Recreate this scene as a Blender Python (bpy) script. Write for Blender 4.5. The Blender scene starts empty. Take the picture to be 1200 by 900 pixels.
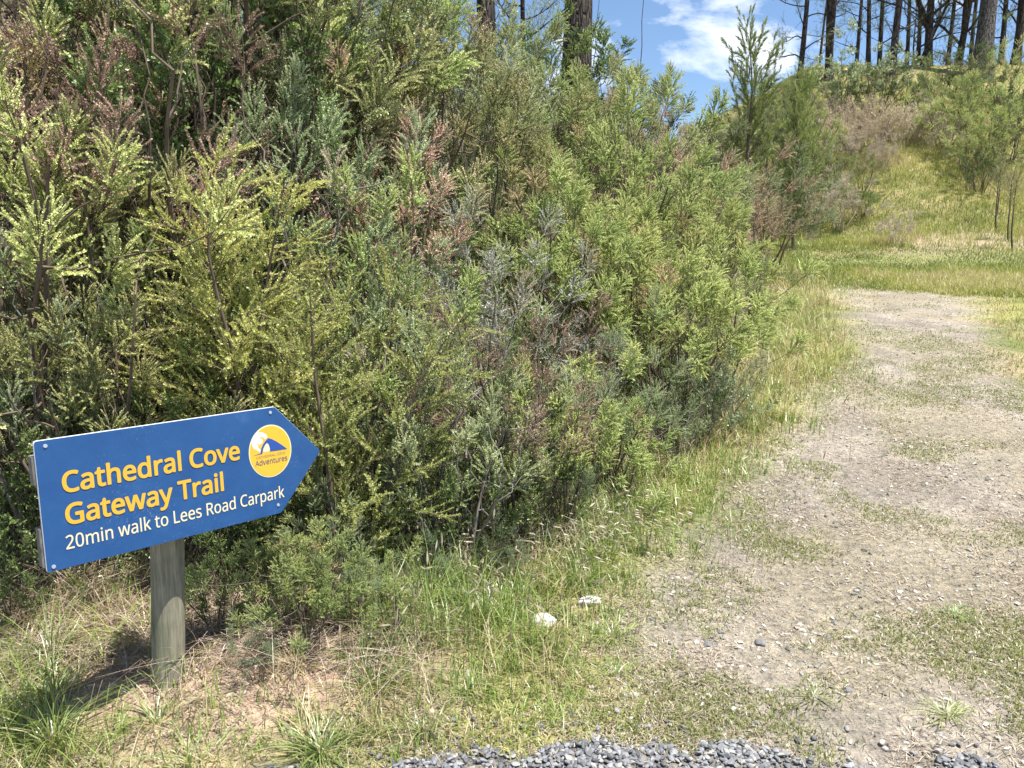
import numpy as np, math
RNG = np.random.default_rng(7)

def _hash(ix, iy, seed):
    n = (ix.astype(np.int64) * 374761393 + iy.astype(np.int64) * 668265263 + seed * 1442695041) & 0x7fffffff
    n = ((n ^ (n >> 13)) * 1274126177) & 0x7fffffff
    n = (n ^ (n >> 16)) & 0x7fffffff
    return n / float(0x7fffffff)

def vnoise(x, y, scale=1.0, seed=0, octaves=1):
    """value noise, about -0.5..0.5"""
    x = np.asarray(x, float); y = np.asarray(y, float)
    tot = 0; amp = 1; norm = 0; f = 1.0 / scale
    for o in range(octaves):
        X = x * f + 31.7 * o; Y = y * f - 17.3 * o
        ix = np.floor(X); iy = np.floor(Y); u = X - ix; v = Y - iy
        u = u * u * (3 - 2 * u); v = v * v * (3 - 2 * v)
        a = _hash(ix, iy, seed + o); b = _hash(ix + 1, iy, seed + o)
        c = _hash(ix, iy + 1, seed + o); d = _hash(ix + 1, iy + 1, seed + o)
        tot = tot + amp * (a * (1 - u) * (1 - v) + b * u * (1 - v) + c * (1 - u) * v + d * u * v - 0.5)
        norm += amp; amp *= 0.5; f *= 2
    return tot / norm

def sstep(a, b, x):
    t = np.clip((x - a) / (b - a), 0, 1)
    return t * t * (3 - 2 * t)

# foot of the scrub bank, from the left, running up beside the track
EDGE = np.array([(-40, -2), (-12, 1.6), (-3.2, 2.55), (-1.3, 2.98), (-0.5, 3.45), (0.25, 4.0), (0.95, 4.9), (1.8, 6.1), (3.0, 9.0),
                 (4.7, 13.6), (6.2, 17.5), (7.6, 21.0), (8.0, 26.0), (8.0, 40.0), (8.0, 700.0)], float)

def bank_s(x, y):
    """signed distance from the foot of the bank, positive up the bank"""
    x = np.asarray(x, float); y = np.asarray(y, float)
    best = np.full(np.broadcast(x, y).shape, 1e9); sg = np.ones_like(best)
    for (ax, ay), (bx, by) in zip(EDGE[:-1], EDGE[1:]):
        dx, dy = bx - ax, by - ay
        t = np.clip(((x - ax) * dx + (y - ay) * dy) / (dx * dx + dy * dy), 0, 1)
        qx = x - ax - t * dx; qy = y - ay - t * dy
        d = np.hypot(qx, qy); cr = dx * (y - ay) - dy * (x - ax)
        m = d < best
        best = np.where(m, d, best); sg = np.where(m, np.where(cr > 0, 1, -1), sg)
    return best * sg

XL_Y = [-5, 2.0, 2.6, 3.5, 4.4, 6.1, 9.7, 12.5, 15.5, 17.2, 18.5]
XL_X = [0.2, 0.3, 0.42, 0.62, 1.35, 2.35, 4.35, 5.4, 6.2, 6.2, 6.2]
XR_Y = [-5, 3.0, 5.0, 7.2, 9.7, 12.5, 15.5, 18.5]
XR_X = [5.5, 4.6, 4.5, 4.75, 6.15, 7.6, 9.1, 10.6]

def path_mask(x, y):
    n = vnoise(x, y, 0.8, 5, 3) * 0.9
    l = np.interp(y, XL_Y, XL_X); r = np.interp(y, XR_Y, XR_X)
    w = 0.25 + 0.02 * np.abs(y)
    m = sstep(-w, w, x - l + n * 0.7) * sstep(-w, w, r - x + n * 0.7)
    return m * (1 - sstep(14.0, 17.6, y + n * 5 + 1.2 * vnoise(x, y, .35, 6, 2) * 2))

def gravel_mask(x, y):
    n = vnoise(x, y, 0.35, 11, 3) * 0.45
    return sstep(-0.03, 0.03, 2.345 + n - 0.07 * sstep(.75, 1.3, x) - y - sstep(0.0, -0.6, x) * 0.2 + sstep(.7, .9, x) * (1 - sstep(.95, 1.2, x)) * 0.0)

def ground(x, y):
    x = np.asarray(x, float); y = np.asarray(y, float)
    yy = np.maximum(y, -3)
    base = 0.095 * (np.minimum(yy, 17.5) - 2)
    base = np.where(yy < 2, 0.095 * (yy - 2) * 0.3, base)
    m = sstep(5.5, 15.5, x + .12 * (24 - np.clip(yy, 17, 24)) * 5)
    base = base + m * (0.25 * np.clip(yy - 17.6, 0, 6.5)) + m * (0.54 * np.clip(yy - 24, 0, 16)) + (1 - m) * 0.10 * np.clip(yy - 17.6, 0, 22)
    base = base + 0.05 * np.clip(yy - 40, 0, 200)
    base = base + 0.5 * vnoise(x, y, 7, 21, 2) * sstep(18, 24, yy)
    s = bank_s(x, y)
    sr = s + 0.35 * vnoise(x, y, 1.1, 3, 2)
    hb = np.where(sr > 0, 0.88 * sr - 0.28 * (1 - np.exp(-np.maximum(sr, 0) * 3)), 0)
    hb = 5.6 * (1 - np.exp(-hb / 5.6 * 1.15))
    hb = hb * (1 - sstep(20, 30, yy) * 0.6)
    near = np.exp(-np.hypot(x, y) / 18)
    z = base + hb + 0.05 * vnoise(x, y, 0.55, 9, 3) * near + 0.018 * vnoise(x, y, 0.07, 14, 2) * near
    # shallow wheel ruts and a lumpy clod area under the sign
    l = np.interp(y, XL_Y, XL_X)
    for off in (0.75, 2.35):
        z = z - 0.035 * np.exp(-((x - l - off) / 0.28) ** 2) * sstep(2.6, 3.4, y) * (1 - sstep(15, 17, y))
    lump = np.exp(-(((x + 1.15) / 0.8) ** 2 + ((y - 2.75) / 0.5) ** 2))
    z = z + lump * (0.10 + 0.12 * vnoise(x, y, 0.22, 33, 3))
    z = z + 0.01 * gravel_mask(x, y)
    return z

CAM_H = 1.6
PITCH = math.atan(130 / 903.0)

import bpy, bmesh
from mathutils import Vector, Matrix, Euler
R = math.radians
scene = bpy.context.scene
COL = scene.collection

# ------------------------------------------------------------------ helpers
def tag(o, label=None, cat=None, group=None, kind=None):
    if label: o['label'] = label
    if cat: o['category'] = cat
    if group: o['group'] = group
    if kind: o['kind'] = kind
    return o

def empty(name, loc, rz=0.0, scale=1.0):
    o = bpy.data.objects.new(name, None); COL.objects.link(o)
    o.location = loc; o.rotation_euler = (0, 0, rz); o.scale = (scale,) * 3
    o.empty_display_size = 0.1
    return o

def link(name, me, parent=None):
    o = bpy.data.objects.new(name, me); COL.objects.link(o)
    if parent is not None: o.parent = parent
    return o

def np_mesh(name, V, F, mat, t=None, smooth=False, cols=None):
    """V (n,3); F (m,k) with one k, or a list of such arrays; t = per-vertex float attribute"""
    me = bpy.data.meshes.new(name)
    Fs = F if isinstance(F, list) else [F]
    Fs = [f for f in Fs if len(f)]
    V = np.asarray(V, np.float32)
    me.vertices.add(len(V)); me.vertices.foreach_set('co', V.ravel())
    nl = sum(f.size for f in Fs); npoly = sum(len(f) for f in Fs)
    me.loops.add(nl); me.loops.foreach_set('vertex_index', np.concatenate([f.ravel() for f in Fs]).astype(np.int32))
    me.polygons.add(npoly)
    tot = np.concatenate([np.full(len(f), f.shape[1]) for f in Fs])
    st = np.concatenate([[0], np.cumsum(tot)[:-1]]).astype(np.int32)
    me.polygons.foreach_set('loop_start', st)
    me.polygons.foreach_set('use_smooth', np.full(npoly, bool(smooth)))
    if t is not None:
        a = me.attributes.new('t', 'FLOAT', 'POINT'); a.data.foreach_set('value', np.asarray(t, np.float32))
    if cols is not None:
        a = me.attributes.new('zone', 'FLOAT_COLOR', 'POINT'); a.data.foreach_set('color', np.asarray(cols, np.float32).ravel())
    me.update(); me.validate()
    if mat is not None: me.materials.append(mat)
    return me

def nodes(m):
    m.use_nodes = True
    nt = m.node_tree; nt.nodes.clear()
    out = nt.nodes.new('ShaderNodeOutputMaterial')
    def N(tp, **kw):
        n = nt.nodes.new(tp)
        for k, v in kw.items():
            if k.startswith('i_'):
                n.inputs[k[2:].replace('_', ' ')].default_value = v
            elif k.startswith('n_'):
                n.inputs[int(k[2:])].default_value = v
            else: setattr(n, k, v)
        return n
    return nt, N, nt.links.new, out

def ramp(N, stops):
    r = N('ShaderNodeValToRGB'); e = r.color_ramp.elements
    while len(e) > 1: e.remove(e[-1])
    e[0].position = stops[0][0]; e[0].color = (*stops[0][1], 1)
    for p, c in stops[1:]:
        k = e.new(p); k.color = (*c, 1)
    return r

def leaf_mat(name, stops, trans=0.30, gloss=0.035, vary=0.14, rough=0.45):
    m = bpy.data.materials.new(name); nt, N, L, out = nodes(m)
    at = N('ShaderNodeAttribute', attribute_name='t')
    r = ramp(N, stops); L(at.outputs['Fac'], r.inputs[0])
    oi = N('ShaderNodeObjectInfo')
    hs = N('ShaderNodeHueSaturation')
    mr = N('ShaderNodeMapRange', n_3=1 - vary * 2, n_4=1 + vary * 2); L(oi.outputs['Random'], mr.inputs[0]); L(mr.outputs[0], hs.inputs['Value'])
    wn = N('ShaderNodeTexWhiteNoise', noise_dimensions='1D'); L(oi.outputs['Random'], wn.inputs['W'])
    mh = N('ShaderNodeMapRange', n_3=0.5 - vary * 0.12, n_4=0.5 + vary * 0.12); L(wn.outputs['Value'], mh.inputs[0]); L(mh.outputs[0], hs.inputs['Hue'])
    L(r.outputs[0], hs.inputs['Color'])
    d = N('ShaderNodeBsdfDiffuse'); L(hs.outputs[0], d.inputs[0])
    tr = N('ShaderNodeBsdfTranslucent'); L(hs.outputs[0], tr.inputs[0])
    mx = N('ShaderNodeMixShader', n_0=trans); L(d.outputs[0], mx.inputs[1]); L(tr.outputs[0], mx.inputs[2])
    g = N('ShaderNodeBsdfGlossy', i_Roughness=rough); g.inputs[0].default_value = (1, 1, 1, 1)
    m2 = N('ShaderNodeMixShader', n_0=gloss); L(mx.outputs[0], m2.inputs[1]); L(g.outputs[0], m2.inputs[2])
    L(m2.outputs[0], out.inputs[0])
    return m

def wood_mat(name, c1, c2, scale=30, bump=0.3, stretch=0.15, rough=0.9):
    m = bpy.data.materials.new(name); nt, N, L, out = nodes(m)
    tc = N('ShaderNodeTexCoord'); mp = N('ShaderNodeMapping'); mp.inputs['Scale'].default_value = (1, 1, stretch)
    L(tc.outputs['Object'], mp.inputs[0])
    n = N('ShaderNodeTexNoise', i_Scale=scale, i_Detail=5.0, i_Roughness=0.65); L(mp.outputs[0], n.inputs[0])
    r = ramp(N, [(0.3, c1), (0.7, c2)]); L(n.outputs[0], r.inputs[0])
    b = N('ShaderNodeBsdfPrincipled', i_Roughness=rough); L(r.outputs[0], b.inputs['Base Color'])
    hgt = n.outputs[0]
    if scale <= 20:                                   # plated bark with dark fissures
        vo = N('ShaderNodeTexVoronoi', i_Scale=scale * 1.1, feature='DISTANCE_TO_EDGE'); L(mp.outputs[0], vo.inputs[0])
        vr = ramp(N, [(0.0, (.25, .25, .25)), (.12, (1, 1, 1))]); L(vo.outputs[0], vr.inputs[0])
        mm = N('ShaderNodeMix', data_type='RGBA', blend_type='MULTIPLY'); mm.inputs[0].default_value = 1; L(r.outputs[0], mm.inputs[6]); L(vr.outputs[0], mm.inputs[7])
        L(mm.outputs[2], b.inputs['Base Color'])
        ad = N('ShaderNodeMath', operation='ADD'); L(n.outputs[0], ad.inputs[0]); L(vr.outputs[0], ad.inputs[1]); hgt = ad.outputs[0]
    b.inputs['Specular IOR Level'].default_value = 0.25
    bp = N('ShaderNodeBump', i_Strength=bump, i_Distance=0.02 if scale > 20 else .07); L(hgt, bp.inputs['Height']); L(bp.outputs[0], b.inputs['Normal'])
    L(b.outputs[0], out.inputs[0])
    return m

def flat_mat(name, c, rough=0.5, spec=0.4, metal=0.0, noise=0.0, scale=40):
    m = bpy.data.materials.new(name); nt, N, L, out = nodes(m)
    b = N('ShaderNodeBsdfPrincipled', i_Roughness=rough, i_Metallic=metal); b.inputs['Specular IOR Level'].default_value = spec
    b.inputs['Base Color'].default_value = (*c, 1)
    if noise:
        tc = N('ShaderNodeTexCoord'); n = N('ShaderNodeTexNoise', i_Scale=scale, i_Detail=6.0); L(tc.outputs['Object'], n.inputs[0])
        r = ramp(N, [(0.3, tuple(v * (1 - noise) for v in c)), (0.7, tuple(min(1, v * (1 + noise)) for v in c))])
        L(n.outputs[0], r.inputs[0]); L(r.outputs[0], b.inputs['Base Color'])
        bp = N('ShaderNodeBump', i_Strength=0.3, i_Distance=0.01); L(n.outputs[0], bp.inputs['Height']); L(bp.outputs[0], b.inputs['Normal'])
    L(b.outputs[0], out.inputs[0])
    return m

# ------------------------------------------------------------------ colours of the place
M = {}
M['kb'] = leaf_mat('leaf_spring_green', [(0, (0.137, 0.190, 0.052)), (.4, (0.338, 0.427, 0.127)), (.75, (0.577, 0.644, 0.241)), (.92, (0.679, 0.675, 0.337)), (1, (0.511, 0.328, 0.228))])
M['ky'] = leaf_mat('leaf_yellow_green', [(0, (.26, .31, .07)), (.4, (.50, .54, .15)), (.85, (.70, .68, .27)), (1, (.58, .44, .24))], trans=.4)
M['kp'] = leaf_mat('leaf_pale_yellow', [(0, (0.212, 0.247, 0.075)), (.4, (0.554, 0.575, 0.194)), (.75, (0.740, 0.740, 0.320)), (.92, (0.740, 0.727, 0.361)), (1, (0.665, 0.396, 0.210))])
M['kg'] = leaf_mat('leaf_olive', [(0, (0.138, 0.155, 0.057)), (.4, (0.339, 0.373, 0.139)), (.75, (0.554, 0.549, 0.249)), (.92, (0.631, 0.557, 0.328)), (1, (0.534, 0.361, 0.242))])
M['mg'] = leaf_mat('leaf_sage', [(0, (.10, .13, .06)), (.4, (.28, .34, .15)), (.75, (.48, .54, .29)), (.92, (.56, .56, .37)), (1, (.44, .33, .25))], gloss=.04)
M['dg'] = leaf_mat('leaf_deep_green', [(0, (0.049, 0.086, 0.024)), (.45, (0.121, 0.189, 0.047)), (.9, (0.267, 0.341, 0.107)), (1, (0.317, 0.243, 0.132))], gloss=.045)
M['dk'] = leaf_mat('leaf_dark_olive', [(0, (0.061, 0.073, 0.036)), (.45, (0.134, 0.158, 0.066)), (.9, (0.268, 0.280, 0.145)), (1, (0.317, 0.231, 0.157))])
M['db'] = leaf_mat('leaf_dead_brown', [(0, (0.159, 0.104, 0.067)), (.5, (0.351, 0.247, 0.167)), (.9, (0.519, 0.396, 0.285)), (1, (0.336, 0.360, 0.151))], trans=.25)
M['pk'] = leaf_mat('leaf_dead_pink', [(0, (0.299, 0.195, 0.130)), (.4, (0.547, 0.379, 0.269)), (.9, (0.740, 0.578, 0.440)), (1, (0.418, 0.450, 0.170))], trans=.25)
M['sl'] = leaf_mat('leaf_silver', [(0, (.16, .17, .12)), (.4, (.34, .36, .27)), (.85, (.58, .58, .52)), (1, (.34, .38, .20))], trans=.15)
M['gy'] = leaf_mat('leaf_dead_grey', [(0, (0.242, 0.216, 0.150)), (.5, (0.462, 0.399, 0.281)), (.9, (0.616, 0.539, 0.393)), (1, (0.369, 0.398, 0.146))], trans=.2)
M['gp'] = leaf_mat('leaf_dead_straw', [(0, (0.337, 0.270, 0.167)), (.5, (0.584, 0.475, 0.308)), (1, (0.720, 0.627, 0.433))], trans=.25)
M['ll'] = leaf_mat('leaf_round_pale', [(0, (0.132, 0.194, 0.070)), (.45, (0.310, 0.408, 0.162)), (.9, (0.556, 0.617, 0.334)), (1, (0.451, 0.401, 0.204))], gloss=.10)
M['bn'] = leaf_mat('leaf_blue_needle', [(0, (0.108, 0.170, 0.090)), (.45, (0.264, 0.362, 0.177)), (.9, (0.466, 0.528, 0.282)), (1, (0.451, 0.377, 0.229))])
M['pn'] = leaf_mat('leaf_pine_bright', [(0, (0.132, 0.206, 0.046)), (.6, (0.267, 0.366, 0.082)), (1, (0.425, 0.499, 0.154))], trans=.25)
M['yp'] = leaf_mat('leaf_pine_needle', [(0, (0.104, 0.148, 0.044)), (.6, (0.225, 0.296, 0.081)), (1, (0.423, 0.486, 0.151))], trans=.2)
M['fe'] = leaf_mat('leaf_fern', [(0, (0.223, 0.322, 0.038)), (.6, (0.403, 0.538, 0.082)), (1, (0.561, 0.660, 0.154))])
M['sa'] = M['kg']
M['tc'] = leaf_mat('leaf_tree_crown', [(0, (0.050, 0.068, 0.031)), (.6, (0.111, 0.148, 0.055)), (1, (0.223, 0.248, 0.112))], trans=.25)
M['tg'] = leaf_mat('leaf_tree_grey', [(0, (0.143, 0.180, 0.094)), (.6, (0.288, 0.337, 0.189)), (1, (0.443, 0.492, 0.308))], trans=.38)
M['tree_crown_pale'] = M['tg']
M['wood'] = wood_mat('twig_bark', (.08, .058, .042), (.19, .145, .11))
M['wood_grey'] = wood_mat('twig_bark_grey', (.14, .125, .11), (.32, .29, .26))
M['wood_straw'] = wood_mat('straw_stalk', (.26, .21, .16), (.46, .39, .31))
M['wood_dark'] = wood_mat('twig_bark_dark', (.05, .04, .032), (.12, .10, .08))
M['bark'] = wood_mat('pine_bark', (.035, .028, .024), (.13, .105, .09), scale=14, bump=1.0, stretch=.22)
M['bark_grey'] = wood_mat('old_pine_bark', (.06, .055, .05), (.18, .165, .15), scale=10, bump=.9, stretch=.3)

# ------------------------------------------------------------------ plant generator
def norm(v): return v / (np.linalg.norm(v, axis=-1, keepdims=True) + 1e-9)

def frames(D):
    D = norm(D); a = np.where(np.abs(D[:, 2:3]) < .9, np.array([[0, 0, 1.]]), np.array([[1., 0, 0]]))
    X = norm(np.cross(a, D)); Y = np.cross(D, X)
    return np.stack([X, Y, D], axis=2)          # columns

def tube(P, r, sides=5):
    P = np.asarray(P, float); k = len(P); r = np.broadcast_to(r, (k,))
    D = np.gradient(P, axis=0); Fm = frames(D)
    # keep the frame from flipping
    for i in range(1, k):
        x = Fm[i - 1][:, 0]; d = Fm[i][:, 2]; x = x - d * (x @ d)
        n = np.linalg.norm(x)
        if n > 1e-6:
            x = x / n; Fm[i][:, 0] = x; Fm[i][:, 1] = np.cross(d, x)
    a = np.arange(sides) * 2 * math.pi / sides
    V = P[:, None, :] + r[:, None, None] * (np.cos(a)[None, :, None] * Fm[:, None, :, 0] + np.sin(a)[None, :, None] * Fm[:, None, :, 1])
    V = V.reshape(-1, 3)
    i = np.arange(k - 1)[:, None] * sides; j = np.arange(sides)[None, :]; j2 = (j + 1) % sides
    F = np.stack([i + j, i + j2, i + sides + j2, i + sides + j], axis=2).reshape(-1, 4)
    return V, F

class Acc:
    def __init__(s): s.V = []; s.F = []; s.t = []; s.n = 0
    def add(s, V, F, t=None):
        s.V.append(V); s.F.append(F + s.n); s.n += len(V)
        if t is not None: s.t.append(t)
    def mesh(s, name, mat, smooth=False):
        return np_mesh(name, np.concatenate(s.V), np.concatenate(s.F), mat, np.concatenate(s.t) if s.t else None, smooth)

def spray_template(rng, n, L, leaf_l, leaf_w, ang, curl=0.0, rnd=.42, face=.5):
    """leaves along a twig of length L on +z; returns quads' vertices (n,4,3)"""
    z = np.linspace(.06, 1, n) * L; ph = np.arange(n) * 2.4 + rng.uniform(0, 6)
    a = ang * (1 - .35 * np.linspace(0, 1, n)) + rng.normal(0, rnd, n)
    D = np.stack([np.cos(ph) * np.sin(a), np.sin(ph) * np.sin(a), np.cos(a)], 1)
    # leaves hold their faces towards the tip of the twig, each a little off
    Nn = np.array([[0, 0, 1.]]) - D * D[:, 2:3] + rng.normal(0, face, (n, 3)); S = norm(np.cross(D, Nn))
    l = leaf_l * rng.uniform(.65, 1.25, n) * (1 - .3 * np.linspace(0, 1, n) ** 3); w = leaf_w * rng.uniform(.7, 1.2, n)
    bw = rng.uniform(-.28, .28, 2); B = np.stack([bw[0] * z * z / L, bw[1] * z * z / L, z], 1)
    mid = B + D * l[:, None] * .45
    return np.stack([B, mid + S * w[:, None] / 2, B + D * l[:, None], mid - S * w[:, None] / 2], 1)

def plant(seed, H=1.6, n_stem=7, tilt=(.05, .5), base_r=.08, clear=.2, side_every=.06, side_len=.5, side_ang=.8, arch=-.25, stem_bend=.15,
          spray_l=.13, spray_every=.05, n_leaf=40, leaf_l=.013, leaf_w=.0035, leaf_ang=.8, spray_ang=.6, stem_r=.012, mat='kb', wood='wood',
          shape=1.0, twig_r=.0012, jitter=.12, fat=True, name='shrub'):
    rng = np.random.default_rng(seed)
    if H < 2 and fat: leaf_l *= 1.3; leaf_w *= 1.95; spray_every *= .70; side_every *= .82; n_leaf = int(n_leaf * 1.3); side_len *= 1.1
    W = Acc(); SP = []; SD = []; SS = []; ST = []
    for s in range(n_stem):
        az = s * 2.4 + rng.uniform(-.4, .4); tl = rng.uniform(*tilt) if n_stem > 1 else rng.uniform(0, .05)
        L = H * rng.uniform(.75, 1.05) * (1 - .25 * tl)
        k = 10; u = np.linspace(0, 1, k)
        bend = stem_bend * rng.normal(1, .5)
        rad = np.sin(tl) * L * u + bend * .25 * L * u ** 2 * (1 if n_stem > 1 else rng.choice([-1, 1]) * .4)
        p0 = np.array([math.cos(az), math.sin(az), 0]) * base_r * rng.uniform(.2, 1)
        wob = rng.normal(0, .018 * H, (3, 2))
        P = np.zeros((k, 3))
        P[:, 0] = p0[0] + math.cos(az) * rad; P[:, 1] = p0[1] + math.sin(az) * rad
        P[:, 2] = np.cos(tl) * L * u - .06
        for q in range(2):
            P[:, q] += wob[0, q] * np.sin(u * 4) + wob[1, q] * np.sin(u * 9 + 1) * u
        W.add(*tube(P, stem_r * (1.05 - u) * rng.uniform(.7, 1.1) + .0015, 5))
        ns = int(L * (1 - clear) / side_every)
        for i in range(ns):
            v = clear + (1 - clear) * (i + rng.uniform(0, 1)) / ns
            if v > .985: continue
            fi = v * (k - 1); i0 = int(fi); q = fi - i0
            p = P[i0] * (1 - q) + P[min(i0 + 1, k - 1)] * q
            sd = norm((P[min(i0 + 1, k - 1)] - P[i0])[None])[0]
            w = (v - clear) / (1 - clear)
            ln = side_len * ((1 - w) ** shape * .85 + .15) * min(1, .45 + w * 2.2) * rng.uniform(.6, 1.15)
            fz = i * 2.4 + rng.uniform(-.5, .5)
            out = np.array([math.cos(fz), math.sin(fz), 0])
            sa = side_ang * rng.uniform(.75, 1.2)
            d0 = norm((sd * math.cos(sa) + out * math.sin(sa))[None])[0]
            kk = 6; uu = np.linspace(0, 1, kk)[:, None]
            Q = p + d0 * ln * uu + np.array([0, 0, -1]) * arch * ln * uu ** 2 + rng.normal(0, .03, 3) * ln * uu ** 2
            W.add(*tube(Q, np.linspace(max(.004 * ln / .5, .0018), .0012, kk), 3))
            m = max(1, int(ln / spray_every))
            for j in range(m + 1):
                f = (.2 + .8 * (j + rng.uniform(-.3, .3)) / m) if j < m else 1.0
                f = min(max(f, .1), 1)
                gi = f * (kk - 1); g0 = min(int(gi), kk - 2); gq = gi - g0
                pt = Q[g0] * (1 - gq) + Q[g0 + 1] * gq; dd = norm((Q[g0 + 1] - Q[g0])[None])[0]
                if j < m:
                    r = rng.normal(0, 1, 3); r -= dd * (r @ dd); r = r / (np.linalg.norm(r) + 1e-6); r[2] += .25
                    dd = dd * math.cos(spray_ang) + r * math.sin(spray_ang)
                SP.append(pt); SD.append(dd + rng.normal(0, jitter, 3)); SS.append(rng.uniform(.6, 1.15) * (1 - .25 * f)); ST.append(.3 * rng.uniform() + .25 * f)
        SP.append(P[-2]); SD.append(P[-1] - P[-2]); SS.append(1.2); ST.append(.6)
    SP = np.array(SP); SD = np.array(SD); SS = np.array(SS); ST = np.array(ST)
    Fr = frames(SD)
    lv = Acc(); NT = 5
    pick = rng.integers(0, NT, len(SP))
    for k in range(NT):
        T = spray_template(rng, n_leaf, spray_l, leaf_l, leaf_w, leaf_ang)
        I = np.where(pick == k)[0]
        if not len(I): continue
        V = np.einsum('sij,nvj->snvi', Fr[I], T) * SS[I][:, None, None, None] + SP[I][:, None, None, :]
        t = np.clip(ST[I][:, None] + rng.uniform(0, .45, (len(I), n_leaf)) + rng.normal(0, .04, (len(I), n_leaf)), 0, 1)
        t = np.repeat(t.ravel(), 4)
        V = V.reshape(-1, 3); F = np.arange(len(V)).reshape(-1, 4)
        lv.add(V, F, t)
    # twig axes
    E0 = SP; E1 = SP + Fr[:, :, 2] * (SS * spray_l)[:, None] * .95
    a = np.arange(3) * 2.094
    ring = np.cos(a)[None, :, None] * Fr[:, None, :, 0] + np.sin(a)[None, :, None] * Fr[:, None, :, 1]
    V = np.concatenate([E0[:, None] + ring * twig_r, E1[:, None] + ring * twig_r * .5], 1).reshape(-1, 3)
    b = np.arange(len(SP))[:, None, None] * 6
    F = (b + np.array([[0, 1, 4, 3], [1, 2, 5, 4], [2, 0, 3, 5]])[None]).reshape(-1, 4)
    W.add(V, F)
    return W.mesh(name + '_stems', M[wood], True), lv.mesh(name + '_foliage', M[mat])

def mound(seed, H=1.6, rx=.72, n_lobe=34, n_spray=42, spray_l=.115, n_leaf=80, leaf_l=.0125, leaf_w=.0068, leaf_ang=.95, lobe_r=.20, up=.75, spread=.85,
          mat='kb', wood='wood', stem_r=.012, twig_r=.0012, dead=.03, low=.15, open_=0.0, rough=.30, n_stem=9, droop=0.0, name='shrub'):
    """a shrub whose crown is built of many soft plume-like lobes carried on forking stems"""
    rng = np.random.default_rng(seed)
    W = Acc(); SP = []; SD = []; SS = []; ST = []
    cz = H * .42; rz = H * .58
    hubs = []
    for s_ in range(n_stem):
        az = s_ * 2.4 + rng.uniform(-.4, .4); tl = rng.uniform(.05, .55); L = H * rng.uniform(.5, .8)
        k = 9; u = np.linspace(0, 1, k)
        P = np.stack([math.cos(az) * (.06 + np.sin(tl) * L * u ** 1.2) + .03 * np.sin(u * 5 + s_), math.sin(az) * (.06 + np.sin(tl) * L * u ** 1.2) + .03 * np.cos(u * 6 + s_), np.cos(tl) * L * u - .05], 1)
        W.add(*tube(P, stem_r * (1.1 - .75 * u), 5))
        for q in range(2, k): hubs.append(P[q])
    hubs = np.array(hubs)
    for i in range(n_lobe):
        ph = i * 2.39996; zz = 1 - (i + .5) / n_lobe * (1 + low * 2.2)          # from the top round to a little below the middle
        zz = max(zz, -.85); rr = math.sqrt(max(0, 1 - zz * zz))
        f = rng.uniform(.62, 1.0) * (1 + rng.normal(0, rough))
        if rng.uniform() < .25: f *= .6
        o3 = np.array([math.cos(ph) * rr, math.sin(ph) * rr, zz])
        c = np.array([0, 0, cz]) + o3 * np.array([rx, rx, rz]) * f * .85 + rng.normal(0, .04, 3)
        if c[2] < .06: c[2] = rng.uniform(.06, .2)
        ax = norm((o3 * np.array([1, 1, .6]) * (1 - up * .6) + np.array([0, 0, up]) + rng.normal(0, .18, 3))[None])[0]
        sz = rng.uniform(.65, 1.25)
        h = hubs[np.argmin(np.linalg.norm(hubs - (c - [0, 0, .25]), axis=1))]
        uu = np.linspace(0, 1, 6)[:, None]
        mid = (h + c) / 2 + rng.normal(0, .07, 3) - [0, 0, .05]
        B = h * (1 - uu) ** 2 + mid * 2 * uu * (1 - uu) + (c + ax * lobe_r * sz * .2) * uu ** 2
        B[1:-1] += rng.normal(0, .012, (4, 3))
        W.add(*tube(B, np.linspace(stem_r * .36, .002, 6), 4))
        # the plume: side twigs off a leading twig
        lead = c + ax * lobe_r * sz * 1.1
        Q = c + (lead - c) * uu - np.array([0, 0, droop * lobe_r]) * uu ** 2
        W.add(*tube(Q, np.linspace(.0026, .0012, 6), 3))
        isdead = rng.uniform() < dead; t0 = rng.uniform(0, .28)
        m = int(n_spray * sz * rng.uniform(.75, 1.25))
        for j in range(m):
            g = rng.uniform(0, 1) ** .8; p = c + (lead - c) * g - np.array([0, 0, droop * lobe_r]) * g * g
            r = rng.normal(0, 1, 3); r -= ax * (r @ ax); r /= np.linalg.norm(r) + 1e-6
            sp = spread * (1.25 - .6 * g) * rng.uniform(.5, 1.2)
            d = ax * math.cos(sp) + r * math.sin(sp)
            SP.append(p + r * .02); SD.append(d + rng.normal(0, .1, 3)); SS.append(rng.uniform(.6, 1.15) * (1.05 - .35 * g)); ST.append(1.0 if isdead else t0 + .16 * g)
    SP = np.array(SP); SD = np.array(SD); SS = np.array(SS); ST = np.array(ST); Fr = frames(SD)
    lv = Acc(); pick = rng.integers(0, 6, len(SP))
    for k in range(6):
        T = spray_template(rng, n_leaf, spray_l, leaf_l * rng.uniform(.85, 1.15), leaf_w * rng.uniform(.85, 1.2), leaf_ang)
        I = np.where(pick == k)[0]
        V = np.einsum('sij,nvj->snvi', Fr[I], T) * SS[I][:, None, None, None] + SP[I][:, None, None, :]
        along = np.linspace(0, 1, n_leaf)[None]
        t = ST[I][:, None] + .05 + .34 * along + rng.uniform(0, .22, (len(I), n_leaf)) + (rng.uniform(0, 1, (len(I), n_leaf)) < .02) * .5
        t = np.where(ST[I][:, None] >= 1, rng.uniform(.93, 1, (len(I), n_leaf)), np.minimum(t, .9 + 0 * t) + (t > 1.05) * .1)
        lv.add(V.reshape(-1, 3), np.arange(V.shape[0] * V.shape[1] * 4).reshape(-1, 4), np.repeat(np.clip(t, 0, 1).ravel(), 4))
    E0 = SP; E1 = SP + Fr[:, :, 2] * (SS * spray_l)[:, None] * .95
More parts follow.
